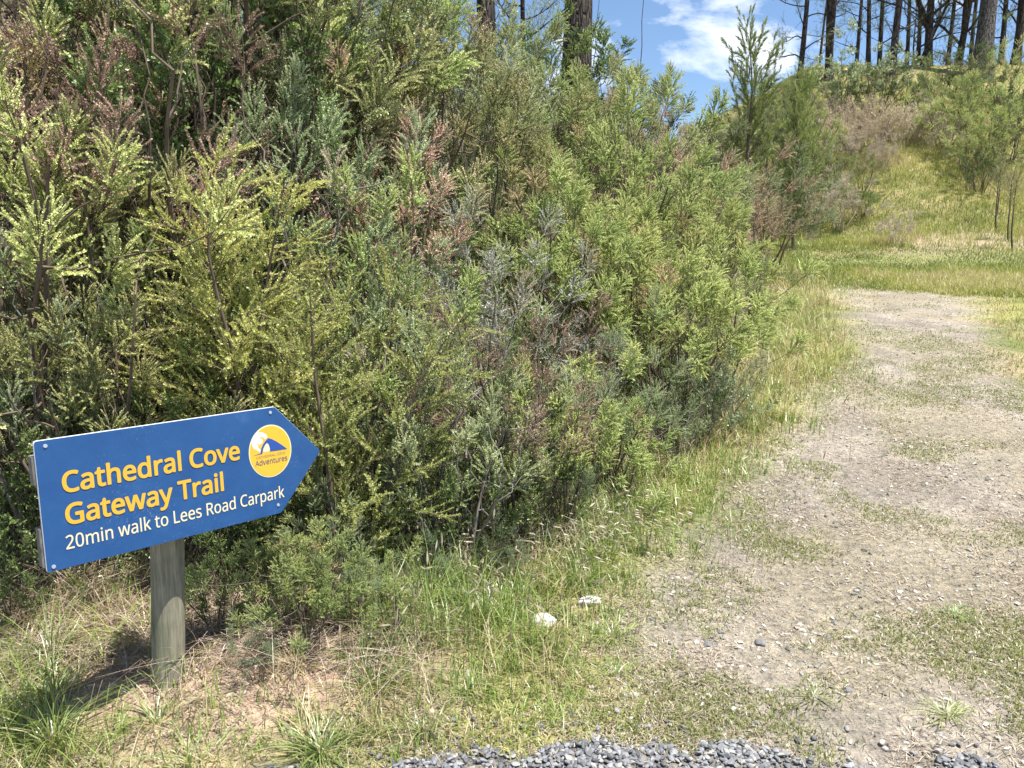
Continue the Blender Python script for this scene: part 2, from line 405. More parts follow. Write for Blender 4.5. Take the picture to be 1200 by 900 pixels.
    a = np.arange(3) * 2.094
    ring = np.cos(a)[None, :, None] * Fr[:, None, :, 0] + np.sin(a)[None, :, None] * Fr[:, None, :, 1]
    V = np.concatenate([E0[:, None] + ring * twig_r, E1[:, None] + ring * twig_r * .5], 1).reshape(-1, 3)
    b = np.arange(len(SP))[:, None, None] * 6
    W.add(V, (b + np.array([[0, 1, 4, 3], [1, 2, 5, 4], [2, 0, 3, 5]])[None]).reshape(-1, 4))
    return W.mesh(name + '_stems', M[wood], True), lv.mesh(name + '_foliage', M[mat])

STYLES = {
 'kb': [dict(m=1, seed=1), dict(m=1, seed=2, up=.55, rx=.8, n_lobe=46, lobe_r=.17), dict(m=1, seed=3, up=.9, lobe_r=.24, n_lobe=32, n_spray=49)],
 'ky': [dict(seed=11, n_stem=4, tilt=(.03, .22), side_len=.60, side_ang=.75, arch=.28, side_every=.042, n_leaf=56, leaf_l=.012, leaf_w=.0034, spray_l=.15, spray_every=.042, jitter=.08, spray_ang=.5, clear=.10),
        dict(seed=12, n_stem=5, tilt=(.03, .3), side_len=.55, side_ang=.7, arch=.3, side_every=.045, n_leaf=56, leaf_l=.012, leaf_w=.0034, spray_l=.15, spray_every=.045, jitter=.08, spray_ang=.5, clear=.10)],
 'kp': [dict(m=1, seed=21, leaf_l=.0085, leaf_w=.0055, spray_l=.095, n_lobe=58, n_spray=52, lobe_r=.17, dead=0.054), dict(m=1, seed=22, leaf_l=.0085, leaf_w=.0055, spray_l=.095, n_lobe=40, n_spray=46, lobe_r=.2, up=.9, dead=0.036)],
 'kg': [dict(m=1, seed=31, dead=0.045), dict(m=1, seed=32, up=.95, lobe_r=.23, n_lobe=34, dead=0.063)],
 'mg': [dict(m=1, seed=41, n_leaf=76, leaf_w=.0066, wood='wood_grey', up=.9, rough=.3, n_spray=31, lobe_r=.22, dead=0.036),
        dict(m=1, seed=42, n_leaf=76, leaf_w=.0066, up=.5, n_lobe=46, n_spray=31, lobe_r=.17, dead=0.054),
        dict(m=1, seed=43, n_leaf=81, leaf_w=.0066, wood='wood_grey', up=1.0, n_lobe=34, n_spray=36, lobe_r=.25, rough=.28, dead=0.023)],
 'dg': [dict(m=1, seed=51, n_leaf=35, leaf_l=.021, leaf_w=.0105, wood='wood_dark', n_spray=33, low=.3, dead=0.013)],
 'dk': [dict(m=1, seed=56, n_leaf=81, leaf_w=.0066, wood='wood_dark', dead=0.023, up=.9)],
 'db': [dict(m=1, seed=61, n_leaf=60, leaf_l=.0118, leaf_w=.0066, n_spray=26, rough=.35, up=.8, dead=0.045)],
 'pk': [dict(m=1, seed=66, n_leaf=72, leaf_l=.0118, leaf_w=.0066, n_spray=33, rough=.35, up=.7, dead=0.054, n_lobe=36)],
 'sl': [dict(m=1, seed=71, n_leaf=43, leaf_l=.0118, leaf_w=.0066, n_spray=26, wood='wood_grey', rough=.3, twig_r=.002, dead=0.045)],
 'gy': [dict(m=1, seed=76, n_leaf=18, leaf_l=.03, leaf_w=.010, spray_l=.2, wood='wood_straw', n_spray=23, up=.9, rough=.35, twig_r=.0035, dead=0.090)],
 'gp': [dict(fat=False, seed=77, n_stem=22, n_leaf=14, leaf_l=.06, leaf_w=.012, spray_l=.2, wood='wood_straw', tilt=(.0, .5), twig_r=.003, side_len=.3, side_every=.09, arch=-.4, base_r=.4)],
 'll': [dict(m=1, seed=81, n_leaf=24, leaf_l=.028, leaf_w=.017, spray_l=.12, leaf_ang=1.0, n_spray=26, up=.6, dead=0.009)],
 'bn': [dict(m=1, seed=86, n_leaf=67, leaf_l=.024, leaf_w=.0036, spray_l=.15, leaf_ang=.6, n_spray=28, dead=0.013, up=.8)],
 'pn': [dict(fat=False, seed=91, n_stem=1, H=1.6, n_leaf=84, leaf_l=.0118, leaf_w=.0066, spray_l=.13, leaf_ang=.45, side_len=.6, side_ang=.8, arch=-.5, side_every=.022, stem_r=.02, spray_every=.065, clear=.06, spray_ang=.45)],
 'sa': [dict(fat=False, seed=101, n_stem=1, clear=.5, side_len=.34, side_every=.024, stem_r=.019, leaf_l=.0118, leaf_w=.0066, n_leaf=60, wood='wood_dark', stem_bend=.06)],
 'fe': [dict(fat=False, seed=106, n_stem=18, H=.95, tilt=(.6, 1.15), stem_bend=.5, clear=.12, side_every=.022, side_len=.26, side_ang=1.25, arch=.2, spray_l=.07, spray_every=.03, n_leaf=27, leaf_l=.0118, leaf_w=.0066, shape=1.2, spray_ang=1.0)],
}
PROTO = {}
for k, L in STYLES.items():
    out = []
    for kw in L:
        kw = dict(kw); kw.setdefault('mat', k)
        out.append((mound if kw.pop('m', 0) else plant)(name='shrub', **kw))
    PROTO[k] = out
KIND_NAME = {'fe': 'fern', 'pn': 'pine_seedling', 'sa': 'sapling', 'gy': 'dead_shrub', 'gp': 'dry_brush', 'db': 'dead_shrub', 'pk': 'dead_shrub'}
KIND_CAT = {'fe': 'fern', 'pn': 'pine seedling', 'sa': 'sapling'}

def put_shrubs(table, group, seed):
    rng = np.random.default_rng(seed)
    for i, (x, y, h, k, lab) in enumerate(table):
        me = PROTO[k][i % len(PROTO[k])]
        z = float(ground(x, y))
        o = empty(KIND_NAME.get(k, 'shrub'), (x, y, z - .04), rng.uniform(0, 6.28), h / 1.6)
        # lean out from the bank a little, each its own way
        s = bank_s(x, y)
        if s > .3: o.rotation_euler[0] = 0.0
        w = 1.0 if k in ('sa', 'ky') else rng.uniform(.88, 1.06) if y < 11.4 else rng.uniform(1.2, 1.4) if y < 17 else rng.uniform(1.0, 1.3)
        o.scale = (o.scale[0] * w, o.scale[1] * w, o.scale[2])
        tag(o, lab, KIND_CAT.get(k, 'shrub'), group)
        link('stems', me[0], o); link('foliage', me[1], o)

BANK_SHRUBS = [
    (-2.16, 3.55, 2.30, 'kp', 'big pale yellow-green shrub filling the left edge of the picture above the sign'),
    (-1.86, 3.31, 1.69, 'kp', "yellowish shrub with rusty leaf flecks just above the sign's square end"),
    (-2.18, 3.32, 1.35, 'mg', 'grey-green shrub at the left edge, level with the top of the sign'),
    (-1.83, 3.83, 1.30, 'kb', 'small lime-green shrub between the pale left-edge shrub and the first arching plume'),
    (-1.34, 3.54, 2.01, 'ky', 'feathery yellow-green plume standing straight above the middle of the sign'),
    (-0.77, 3.47, 1.93, 'ky', "feathery yellow-green plume rising just right of the sign's arrow tip"),
    (-1.78, 3.84, 1.10, 'mg', 'low greyish shrub directly behind the top edge of the sign'),
    (-1.26, 4.02, 1.10, 'mg', 'shaded grey-green shrub between the two yellow plumes'),
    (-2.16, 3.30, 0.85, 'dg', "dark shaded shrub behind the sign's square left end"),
    (-0.82, 3.32, 0.64, 'mg', 'knee-high grey-green shrub right of the arrow tip, below the yellow plume'),
    (-0.86, 2.96, 0.53, 'kb', 'low feathery green shrub right of the sign post'),
    (-0.64, 2.97, 0.42, 'bn', 'small soft blue-green shrub among grass, right of the low shrub by the post'),
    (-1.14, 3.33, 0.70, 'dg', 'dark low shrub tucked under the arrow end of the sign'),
    (-0.77, 2.96, 0.42, 'kb', "soft light green seedling shrub just below the arrow's lower corner"),
    (-0.50, 2.97, 0.38, 'kb', 'small fresh green shrub amid the lush grass left of the white stones'),
    (-0.94, 2.95, 0.30, 'bn', 'tiny feathery plant at the edge of the bare soil right of the post'),
    (-2.01, 2.97, 0.47, 'dg', "low dark leafy plant at the left edge under the sign's lower corner"),
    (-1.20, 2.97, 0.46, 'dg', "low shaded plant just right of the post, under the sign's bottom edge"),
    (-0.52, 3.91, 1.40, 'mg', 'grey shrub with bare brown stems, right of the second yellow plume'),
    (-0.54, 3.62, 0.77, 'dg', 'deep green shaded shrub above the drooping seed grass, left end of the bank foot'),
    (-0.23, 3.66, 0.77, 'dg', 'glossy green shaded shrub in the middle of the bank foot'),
    (-0.29, 3.63, 1.20, 'mg', 'olive shrub in half shade above the glossy bank-foot shrub'),
    (0.05, 3.99, 1.41, 'db', 'dull brown twiggy shrub in the dark hollow at the centre of the bank'),
    (-0.14, 4.57, 1.41, 'sl', 'silvery lichen-covered shrub at the centre of the bank'),
    (0.51, 5.12, 0.84, 'sl', 'small silvery twiggy shrub right of the brown hollow'),
    (0.00, 3.83, 0.94, 'dg', 'tall dark green shrub right of the glossy bank-foot shrub'),
    (0.25, 4.00, 0.96, 'kb', 'mid-green shrub above the white stones on the bank foot'),
    (0.30, 4.08, 0.59, 'bn', 'low soft bluish shrub at the grass edge above the white stones'),
    (-0.37, 3.33, 0.35, 'bn', 'tiny grey-green shrub at the bank foot left of the white stones'),
    (-0.02, 3.44, 0.34, 'bn', 'tiny feathery shrub in the dead grass straight above the white stones'),
    (0.60, 4.68, 1.00, 'bn', 'blue-green needle-leaved shrub by the dark gap over the grass verge'),
    (0.64, 4.51, 0.77, 'kb', 'light green shrub at the verge, below the blue-green needle shrub'),
    (1.10, 5.12, 0.64, 'mg', 'greyish shrub at the verge beneath the pale round-leaved shrub'),
    (1.42, 5.58, 0.70, 'll', 'pale round-leaved shrub at the foot of the bright green mound by the track'),
    (1.13, 5.46, 0.90, 'dg', 'dark shaded shrub left of the pale round-leaved shrub'),
    (1.51, 5.69, 0.51, 'mg', 'small shrub at the low corner of the bank where the verge grass starts'),
    (1.75, 6.67, 1.57, 'kb', 'bright green bushy shrub bulging toward the track'),
    (1.22, 5.65, 1.57, 'kb', 'bright green shrub just left of the one bulging toward the track'),
    (1.09, 5.79, 1.34, 'kb', 'spring-green shrub above the dark gap, third from the track'),
    (0.78, 5.94, 1.46, 'kb', 'spring-green shrub right of the silvery shrubs'),
    (0.33, 5.39, 1.34, 'kb', 'spring-green shrub between the two silvery shrubs'),
    (1.74, 6.20, 0.80, 'mg', 'grey-green shrub low beside the verge under the bulging bright shrub'),
    (2.10, 8.55, 1.68, 'kb', 'yellow-green shrub on the shoulder of the bright mound'),
    (2.05, 9.46, 1.90, 'kb', 'tall lime plume shrub at the top of the bright mound'),
    (1.09, 7.18, 2.02, 'kb', 'lime-green shrub left of the tall plume on the bright mound'),
    (0.69, 6.34, 1.40, 'ky', 'yellow-tipped shrub on the left flank of the bright mound'),
    (0.25, 5.75, 1.57, 'kb', "green shrub directly above the central silvery shrub's right side"),
    (-0.76, 4.30, 1.34, 'kb', "light green shrub behind the second yellow plume's tip"),
    (-1.12, 4.49, 1.68, 'mg', 'sage shrub left of the pinkish dead shrub'),
    (-0.76, 4.85, 1.53, 'pk', 'pinkish dead shrub in the upper middle of the bank'),
    (-0.10, 6.17, 1.68, 'kg', 'olive shrub halfway up, left of the dark hollow under the big pine'),
    (0.54, 7.72, 1.57, 'kb', 'fresh green shrub halfway up, below the dark hollow under the big pine'),
    (-1.45, 4.64, 1.79, 'mg', 'grey-leaved shrub above the first yellow plume'),
    (-1.98, 4.20, 1.40, 'dg', 'dark shrub in the black gap right of the pale left-edge shrub'),
    (-2.01, 3.96, 1.88, 'pk', 'pinkish brown dead shrub above the black gap'),
    (-1.85, 4.12, 2.35, 'db', 'tall reddish-brown dead shrub in the upper left'),
    (-2.61, 4.47, 2.02, 'pk', 'brownish seeding shrub in the top left corner'),
    (-2.98, 4.85, 2.02, 'db', 'brown shrub cut by the top left corner of the picture'),
    (-2.59, 4.79, 2.24, 'dg', 'dark green shrub at the top edge between brown shrubs'),
    (-1.58, 4.99, 2.24, 'dk', 'dark charcoal-green shrub in the upper left middle'),
    (-1.88, 5.10, 2.02, 'kg', 'yellowish olive shrub between the dark and the reddish-brown shrubs'),
    (-1.40, 5.78, 2.24, 'kb', "light green shrub on the crest left of the crest's yellow shrub"),
    (-1.07, 5.95, 2.00, 'ky', 'yellow-green shrub standing highest on the bank crest'),
    (-0.76, 5.97, 2.02, 'kg', "olive shrub below right of the crest's yellow shrub"),
    (-0.82, 7.45, 2.02, 'kg', 'olive shrub on the crest left of the thin pine trunk'),
    (-0.39, 6.70, 1.90, 'mg', 'sage shrub on the crest below the thin pine trunk'),
    (-1.71, 5.04, 2.69, 'kg', 'olive shrub at the top edge right of the dead reddish shrub'),
    (-1.99, 4.53, 2.91, 'dg', 'dark green shrub at the top edge behind the dead reddish shrub'),
    (-1.47, 5.51, 2.69, 'mg', "grey shrub at the top edge left of the crest's yellow shrub"),
    (-2.09, 3.92, 1.30, 'kp', 'pale yellow shrub between the left-edge shrub and the small lime one'),
    (-2.02, 3.32, 0.97, 'dg', "dim green shrub right behind the sign's upper left corner"),
    (-1.47, 3.52, 0.90, 'dg', 'dim green shrub right behind the middle of the sign'),
]
HILL_SHRUBS = [
    (10.09, 28.88, 2.64, 'dk', 'round dark olive shrub under the bushy young pine'),
    (10.33, 26.62, 2.09, 'mg', 'grey-green shrub on the left foot of the hillside'),
    (10.29, 24.71, 1.76, 'gy', 'grey twiggy dead shrub at the left foot of the hillside'),
    (9.54, 25.53, 1.65, 'dg', 'dark green shrub at the left foot of the hillside'),
    (11.94, 26.93, 1.65, 'kg', 'olive shrub above the grey twiggy one'),
    (12.34, 29.55, 1.65, 'gy', 'greyish dead shrub beneath the dry fringe'),
    (11.21, 25.31, 1.32, 'dg', 'small dark green shrub at the edge of the hillside grass'),
    (10.40, 21.26, 0.99, 'gy', "small brown dead plant alone on the grass above the track's end"),
    (13.76, 33.77, 3.08, 'll', 'leafy silver-green shrub below the forked trees'),
    (14.93, 32.82, 3.08, 'll', 'leafy silver-green shrub right of the one below the forked trees'),
    (12.61, 34.96, 2.64, 'kg', 'olive shrub on the hilltop behind the bushy young pine'),
    (15.91, 31.06, 3.08, 'pn', 'small bright pine seedling on the hilltop'),
    (15.93, 32.66, 2.20, 'dg', 'dark green shrub left of the bright pine seedling'),
    (17.97, 33.30, 2.86, 'dk', 'dark rounded shrub below the thick grey trunk'),
    (20.09, 34.88, 2.64, 'dg', 'green shrub with pale flowers beneath the thick grey trunk'),
    (20.82, 33.96, 2.86, 'kg', "bushy green shrub at the hilltop near the picture's right edge"),
    (20.24, 32.05, 2.42, 'dg', 'dark green shrub at the right edge below the hilltop'),
    (19.60, 32.66, 1.76, 'fe', 'bright green tree fern clump below the hilltop shrubs'),
    (21.75, 34.70, 1.76, 'fe', 'bright fern clump cut by the right edge of the picture'),
    (15.89, 29.25, 2.42, 'kb', 'fresh green shrub under the dark rounded hilltop shrub'),
    (16.68, 29.02, 2.86, 'pn', 'dull pine seedling left of the bright fern clump'),
    (16.57, 27.94, 2.20, 'kb', 'fresh green shrub below the bright fern clump'),
    (17.76, 28.44, 2.20, 'dk', 'dark olive shrub at the right edge under the ferns'),
    (16.30, 29.35, 1.54, 'fe', 'small lime fern beside the grey dead brush'),
    (16.82, 28.31, 1.43, 'fe', 'small lime fern above the bare-legged saplings'),
    (15.55, 27.11, 1.65, 'kb', 'leafy green shrub at the upper right edge of the grass slope'),
    (16.37, 26.78, 1.65, 'kb', 'leafy green shrub right above the bare-legged saplings'),
    (15.52, 30.02, 1.65, 'gy', 'grey dead brush under the bright pine seedling'),
    (15.62, 28.64, 1.43, 'gy', 'grey dead brush left of the small lime ferns'),
    (12.97, 32.94, 1.76, 'gy', 'dry pinkish brush at the left end of the hilltop fringe'),
    (13.46, 31.58, 1.76, 'gp', 'dry pinkish brush second from the left in the hilltop fringe'),
    (14.04, 30.63, 1.76, 'gp', 'dry pinkish brush in the middle of the hilltop fringe'),
    (14.78, 30.14, 1.65, 'gp', 'dry pinkish brush at the right end of the hilltop fringe'),
    (13.23, 29.80, 1.43, 'gp', 'dry brush hanging lowest below the hilltop fringe'),
    (12.88, 31.34, 1.43, 'gp', 'dry brush above the greyish dead shrub'),
    (11.19, 32.75, 2.64, 'mg', 'sage shrub low behind the young pine'),
    (10.48, 32.10, 2.86, 'dk', 'dark olive shrub filling the gap between the two young pines'),
    (10.69, 35.74, 2.64, 'dg', 'deep green shrub behind the foot of the upswept young pine'),
    (11.65, 36.53, 2.86, 'kg', 'olive shrub on the skyline between the two young pines'),
    (9.83, 36.73, 2.42, 'dk', "dark shrub on the skyline left of the upswept young pine's trunk"),
    (11.69, 30.36, 2.42, 'kg', 'olive shrub under the leafy silver-green ones, left side'),
    (11.36, 28.20, 1.98, 'kb', 'fresh green shrub at the left edge of the yellow grass slope'),
    (9.62, 26.99, 1.98, 'dg', 'dark green shrub beneath the round dark olive one'),
    (8.75, 25.62, 1.54, 'db', "dull brown shrub where the track's end meets the bank"),
    (14.15, 32.96, 2.42, 'dg', 'dark green shrub between the two leafy silver-green ones'),
    (16.37, 31.11, 2.20, 'kg', 'olive shrub at the foot of the bright pine seedling'),
    (18.25, 32.48, 2.42, 'kb', 'light green shrub below the thickest grey trunk'),
    (18.88, 30.31, 2.20, 'kb', 'light green shrub between the ferns at the right edge'),
    (15.26, 25.81, 1.54, 'dg', "dark green shrub left of the bare-legged saplings' crowns"),
    (13.34, 28.62, 1.21, 'gy', 'small grey dead shrub in the yellow grass below the dry fringe'),
    (14.29, 23.45, 2.20, 'sa', 'bare-legged sapling standing leftmost on the right slope'),
    (13.95, 22.36, 2.20, 'sa', 'bare-legged sapling second from the left on the right slope'),
    (13.46, 21.11, 2.31, 'sa', 'bare-legged sapling third from the left on the right slope'),
    (13.05, 20.14, 2.31, 'sa', 'bare-legged sapling cut by the right edge of the picture'),
]
SKYLINE_SHRUBS = [
    (-0.80, 2.80, 0.60, 'kb', "soft feathery light green shrub standing knee-high just right of the post's bare soil"),
    (-0.71, 2.98, 0.34, 'kb', 'second feathery green shrub, right behind the knee-high one by the post'),
    (-0.56, 3.12, 0.29, 'mg', 'small greyish shrub in grass between the feathery ones and the white stones'),
    (-0.92, 2.62, 0.26, 'bn', 'tiny seedling at the edge of the bare soil right of the post'),
    (0.00, 8.60, 1.61, 'kb', 'light green shrub on the crest between the two pine trunks'),
    (0.50, 12.00, 2.01, 'dg', 'dark bristly shrub hiding the foot of the big pine, left side'),
    (1.09, 12.20, 2.34, 'dg', 'dark bristly shrub right under the big pine trunk'),
    (1.63, 12.60, 2.11, 'dg', 'dark bristly shrub against the sky right of the big pine trunk'),
    (0.30, 8.20, 1.55, 'dk', 'dark shrub in the hollow below the big pine'),
    (0.86, 9.00, 1.78, 'kg', 'olive shrub with pinkish tips straight below the big pine trunk'),
    (1.77, 11.50, 1.97, 'mg', 'greyish shrub on the skyline right of the bristly dark ones'),
    (2.60, 12.50, 2.14, 'dk', 'dark olive shrub on the skyline left of the upswept young pine'),
    (1.93, 10.50, 1.88, 'pk', 'pinkish dead shrub under the skyline right of centre'),
    (2.86, 12.00, 1.95, 'mg', 'sage shrub below the dark skyline shrub'),
    (3.71, 13.50, 2.24, 'db', 'dark brown dead shrub below the upswept young pine'),
    (4.42, 14.50, 1.81, 'db', 'brown dead shrub at the bank corner above the far end of the track'),
    (5.33, 16.50, 2.46, 'mg', "dull shrub right of the upswept young pine's trunk foot"),
    (1.21, 9.50, 1.75, 'kb', 'light green shrub beneath the dark bristly ones on the skyline'),
    (-0.34, 8.00, 1.39, 'kg', 'olive shrub beneath the thinner pine trunk on the crest'),
    (2.80, 11.50, 1.23, 'kb', 'lime-green shrub at the back of the bright mound, before the brown dead ones'),
]

put_shrubs(SKYLINE_SHRUBS, 'scrub covering the bank', 8)

put_shrubs(BANK_SHRUBS, 'scrub covering the bank', 5)
put_shrubs(HILL_SHRUBS, 'shrubs on the hillside beyond the track', 6)

# ------------------------------------------------------------------ trees
def tree_mesh(seed, H, r0, limb_from=.2, n_limb=14, limb_len=2.6, limb_up=.5, fork=None, crown_from=.5, clump=.55, n_leaf=34, leaf_l=.10, leaf_w=.010,
              lean=.04, mat='tc', wood='bark', low_tuft=.35, sides=9, limb_r=.28, sprays=7):
    rng = np.random.default_rng(seed)
    W = Acc(); lv = Acc(); SP = []; SD = []
    k = 14; u = np.linspace(0, 1, k)
    def trunk(p0, az, L, r, ln, start=0):
        P = np.zeros((k, 3)); P[:] = p0
        P[:, 0] += math.cos(az) * ln * L * u + rng.normal(0, .05) * np.sin(u * 5) * L * .15; P[:, 1] += math.sin(az) * ln * L * u + rng.normal(0, .05) * np.sin(u * 4) * L * .15
        P[:, 2] += L * u
        rr = r * (1 - .78 * u)
        if start == 0: rr = rr * (1 + .35 * np.exp(-u * 22))
        W.add(*tube(P, rr, sides)); return P, rr
    tr = [trunk(np.array([0, 0, -.3]), rng.uniform(0, 6.28), H, r0, lean)]
    if fork is not None:
        P, rr = tr[0]; q = int(fork * k)
        tr.append(trunk(P[q], rng.uniform(0, 6.28), H * (1 - fork) * .95, rr[q] * .8, lean * 4, 1))
    for P, rr in tr:
        for i in range(n_limb):
            v = limb_from + (1 - limb_from) * (i + rng.uniform(0, 1)) / n_limb
            fi = min(v * (k - 1), k - 1.01); i0 = int(fi); q = fi - i0
            p = P[i0] * (1 - q) + P[i0 + 1] * q
            az = i * 2.4 + rng.uniform(-.6, .6)
            ln = limb_len * rng.uniform(.55, 1.15) * (1 - .55 * max(0, v - .5) * 2)
            up = limb_up * rng.uniform(.1, 1.5)
            kk = 8; uu = np.linspace(0, 1, kk)[:, None]
            d = np.array([math.cos(az), math.sin(az), up * .4])
            Q = p + d * ln * uu + np.array([0, 0, 1]) * ln * up * .5 * uu ** 2 + np.sin(uu * rng.uniform(3, 7)) * rng.normal(0, .07, 3) * ln
            r1 = rr[i0] * limb_r
            W.add(*tube(Q, r1 * (1 - .85 * uu[:, 0]) + .004, 5))
            dens = 1.0 if v > crown_from else low_tuft
            for b in range(5):
                f = rng.uniform(.35, 1); g0 = min(int(f * (kk - 1)), kk - 2)
                dd = norm((Q[g0 + 1] - Q[g0])[None])[0] + rng.normal(0, .5, 3); dd[2] += .25
                dd = norm(dd[None])[0]; bl = ln * .35 * rng.uniform(.5, 1.2)
                B = Q[g0] + dd * bl * np.linspace(0, 1, 4)[:, None]
                W.add(*tube(B, np.linspace(r1 * .3 + .003, .003, 4), 3))
                if rng.uniform() < dens:
                    for s in range(sprays):
                        c = B[-1] if s % 2 else B[2]
                        SP.append(c + rng.normal(0, clump * .35, 3)); SD.append(dd + rng.normal(0, .6, 3) + [0, 0, .4])
    SP = np.array(SP); SD = np.array(SD); Fr = frames(SD); pick = rng.integers(0, 4, len(SP)); sc = rng.uniform(.7, 1.3, len(SP))
    for q in range(4):
        T = spray_template(rng, n_leaf, clump * .8, leaf_l, leaf_w, .8)
        I = np.where(pick == q)[0]
        V = (np.einsum('sij,nvj->snvi', Fr[I], T) * sc[I][:, None, None, None] + SP[I][:, None, None, :]).reshape(-1, 3)
        lv.add(V, np.arange(len(V)).reshape(-1, 4), np.repeat(rng.uniform(0, 1, len(V) // 4), 4))
    return W.mesh('tree_trunk', M[wood], True), lv.mesh('tree_crown', M[mat])

def put_tree(me, x, y, lab, group=None, rz=0.0, sc=1.0, name='pine_tree', cat='tree', sz=1.0):
    o = empty(name, (x, y, float(ground(x, y)) - .02), rz, sc); o.scale[2] = sc * sz
    tag(o, lab, cat, group)
    link('trunk', me[0], o); link('crown', me[1], o)
    return o

TM = {
 'limby': tree_mesh(201, 13, .14, limb_from=.10, n_limb=26, limb_len=2.4, crown_from=.3, low_tuft=.6),
 'fork': tree_mesh(202, 13, .19, limb_from=.25, n_limb=18, fork=.12, limb_len=2.2, lean=.05, low_tuft=.6),
 'slim': tree_mesh(203, 14, .115, limb_from=.12, n_limb=24, limb_len=1.8, lean=.07, low_tuft=.6),
 'curly': tree_mesh(204, 12, .20, limb_from=.12, n_limb=20, limb_len=3.4, limb_up=1.1, fork=.15, limb_r=.42, low_tuft=.45, lean=.1),
 'thick': tree_mesh(205, 16, .44, limb_from=.35, n_limb=14, limb_len=3.5, wood='bark_grey', sides=12, lean=.02),
}
HG = 'tall trees along the hilltop skyline'
for px, d, kind, rz, sc, lab in [
    (937, 38, 'limby', 1.0, 1.0, 'slim tree with spreading bare limbs, leftmost on the hilltop skyline'),
    (974, 38, 'fork', 0.4, 1.0, 'forked tree with two straight trunks, next to the leftmost limby tree'),
    (1003, 42, 'slim', 2.2, .9, 'thin leaning tree just right of the forked one'),
    (1018, 40, 'slim', 4.0, 1.0, 'thin dark tree, second right of the forked one'),
    (1030, 43, 'slim', 5.5, 1.1, 'slim dark tree left of the straight thick-barked one'),
    (1046, 38, 'slim', 0.8, 1.5, 'straight medium trunk in the middle of the hilltop row'),
    (1062, 44, 'slim', 3.1, 1.0, 'thin trunk behind the middle of the hilltop row'),
    (1088, 40, 'curly', 1.2, 1.0, 'dark tree with heavy curving limbs, right of the middle trunk'),
    (1072, 47, 'curly', 4.4, .8, 'smaller curving-limbed tree seen behind the dark one'),
    (1108, 45, 'slim', 1.9, 1.1, 'slim trunk between the curving tree and the thick grey trunk'),
    (1122, 41, 'curly', 2.8, .9, 'dark trunk with low fork touching the thick grey trunk'),
    (1152, 38, 'thick', 0.3, 1.0, 'thickest grey trunk on the hilltop, near the right edge'),
    (1172, 42, 'slim', 2.5, 1.2, 'dark slim trunk right of the thickest grey one'),
    (1190, 40, 'fork', 3.3, 1.1, 'forked dark trunk cut by the right edge of the picture'),
    (1215, 42, 'curly', 0.1, 1.0, 'limby tree whose branches enter at the top right corner'),
    (955, 52, 'slim', 1.4, .9, 'faint thin tree far behind the leftmost hilltop trees'),
    (1135, 50, 'limby', 5.0, 1.1, 'thin tree behind the dark low-forked trunk'),
    ]:
    y = float(d); x = (px - 600) / 903.0 * (y * .99 - 10.5 * .143)
    put_tree(TM[kind], x, y, lab, HG, rz, sc)

big = tree_mesh(211, 15, .27, limb_from=.17, n_limb=12, limb_len=3.2, crown_from=.55, low_tuft=.0, limb_r=.16, lean=.01, sides=12)
put_tree(big, 1.05, 13.6, 'largest pine trunk on the bank crest with bare limbs reaching right', rz=2.6)
put_tree(big, -.42, 14.2, 'thinner pine trunk on the bank crest, left of the largest one', rz=4.4, sc=.68, sz=1.4)
pale = tree_mesh(212, 6.5, .06, limb_from=.1, n_limb=30, limb_len=1.3, limb_up=1.1, crown_from=.1, clump=.3, n_leaf=40, leaf_l=.035, leaf_w=.008, mat='tg', sprays=7)
put_tree(pale, .35, 15.2, 'slender pale-leaved tree between the two pine trunks on the crest', name='slender_tree')
put_tree(pale, -1.35, 13.0, 'pale-leaved tree left of the thinner pine trunk', rz=2, name='slender_tree')
for x, y, rz, lab in [(-4.2, 9.5, 0, 'tall grey-green tree at the top edge left of centre'), (-7.5, 10.5, 2, 'tall grey-green tree filling the top left corner behind the shrubs'),
                  (-2.6, 12.0, 4, 'tall grey-green tree at the top edge above the dark charcoal-green shrub'), (-6.0, 13.5, 5, 'tallest grey-green tree far back at the upper left')]:
    put_tree(pale, x, y, lab, rz=rz, sc=1.15, name='bush_tree')

def yp(seed, **kw):
    a = dict(n_stem=1, H=4.6, n_leaf=70, leaf_l=.13, leaf_w=.008, spray_l=.26, leaf_ang=.4, side_len=1.1, side_ang=.8, arch=-.5, side_every=.075, stem_r=.05,
             spray_every=.11, clear=.30, spray_ang=.4, mat='yp', shape=.75, twig_r=.003, wood='wood', name='young_pine'); a.update(kw)
    return plant(seed, **a)
for mm, x, y, s, lab in [(yp(301, leaf_w=.011, side_every=.06), 4.55, 15.6, 1.12, 'young pine with upswept feathery branches against the cloud'),
                 (yp(302, clear=.1, side_every=.035, side_len=1.5), 7.9, 22.0, 1.0, 'bushier young pine behind and right of the upswept one')]:
    o = empty('young_pine', (x, y, float(ground(x, y)) - .05), 1.0, s); tag(o, lab, 'young pine')
    link('trunk', mm[0], o); link('needles', mm[1], o)

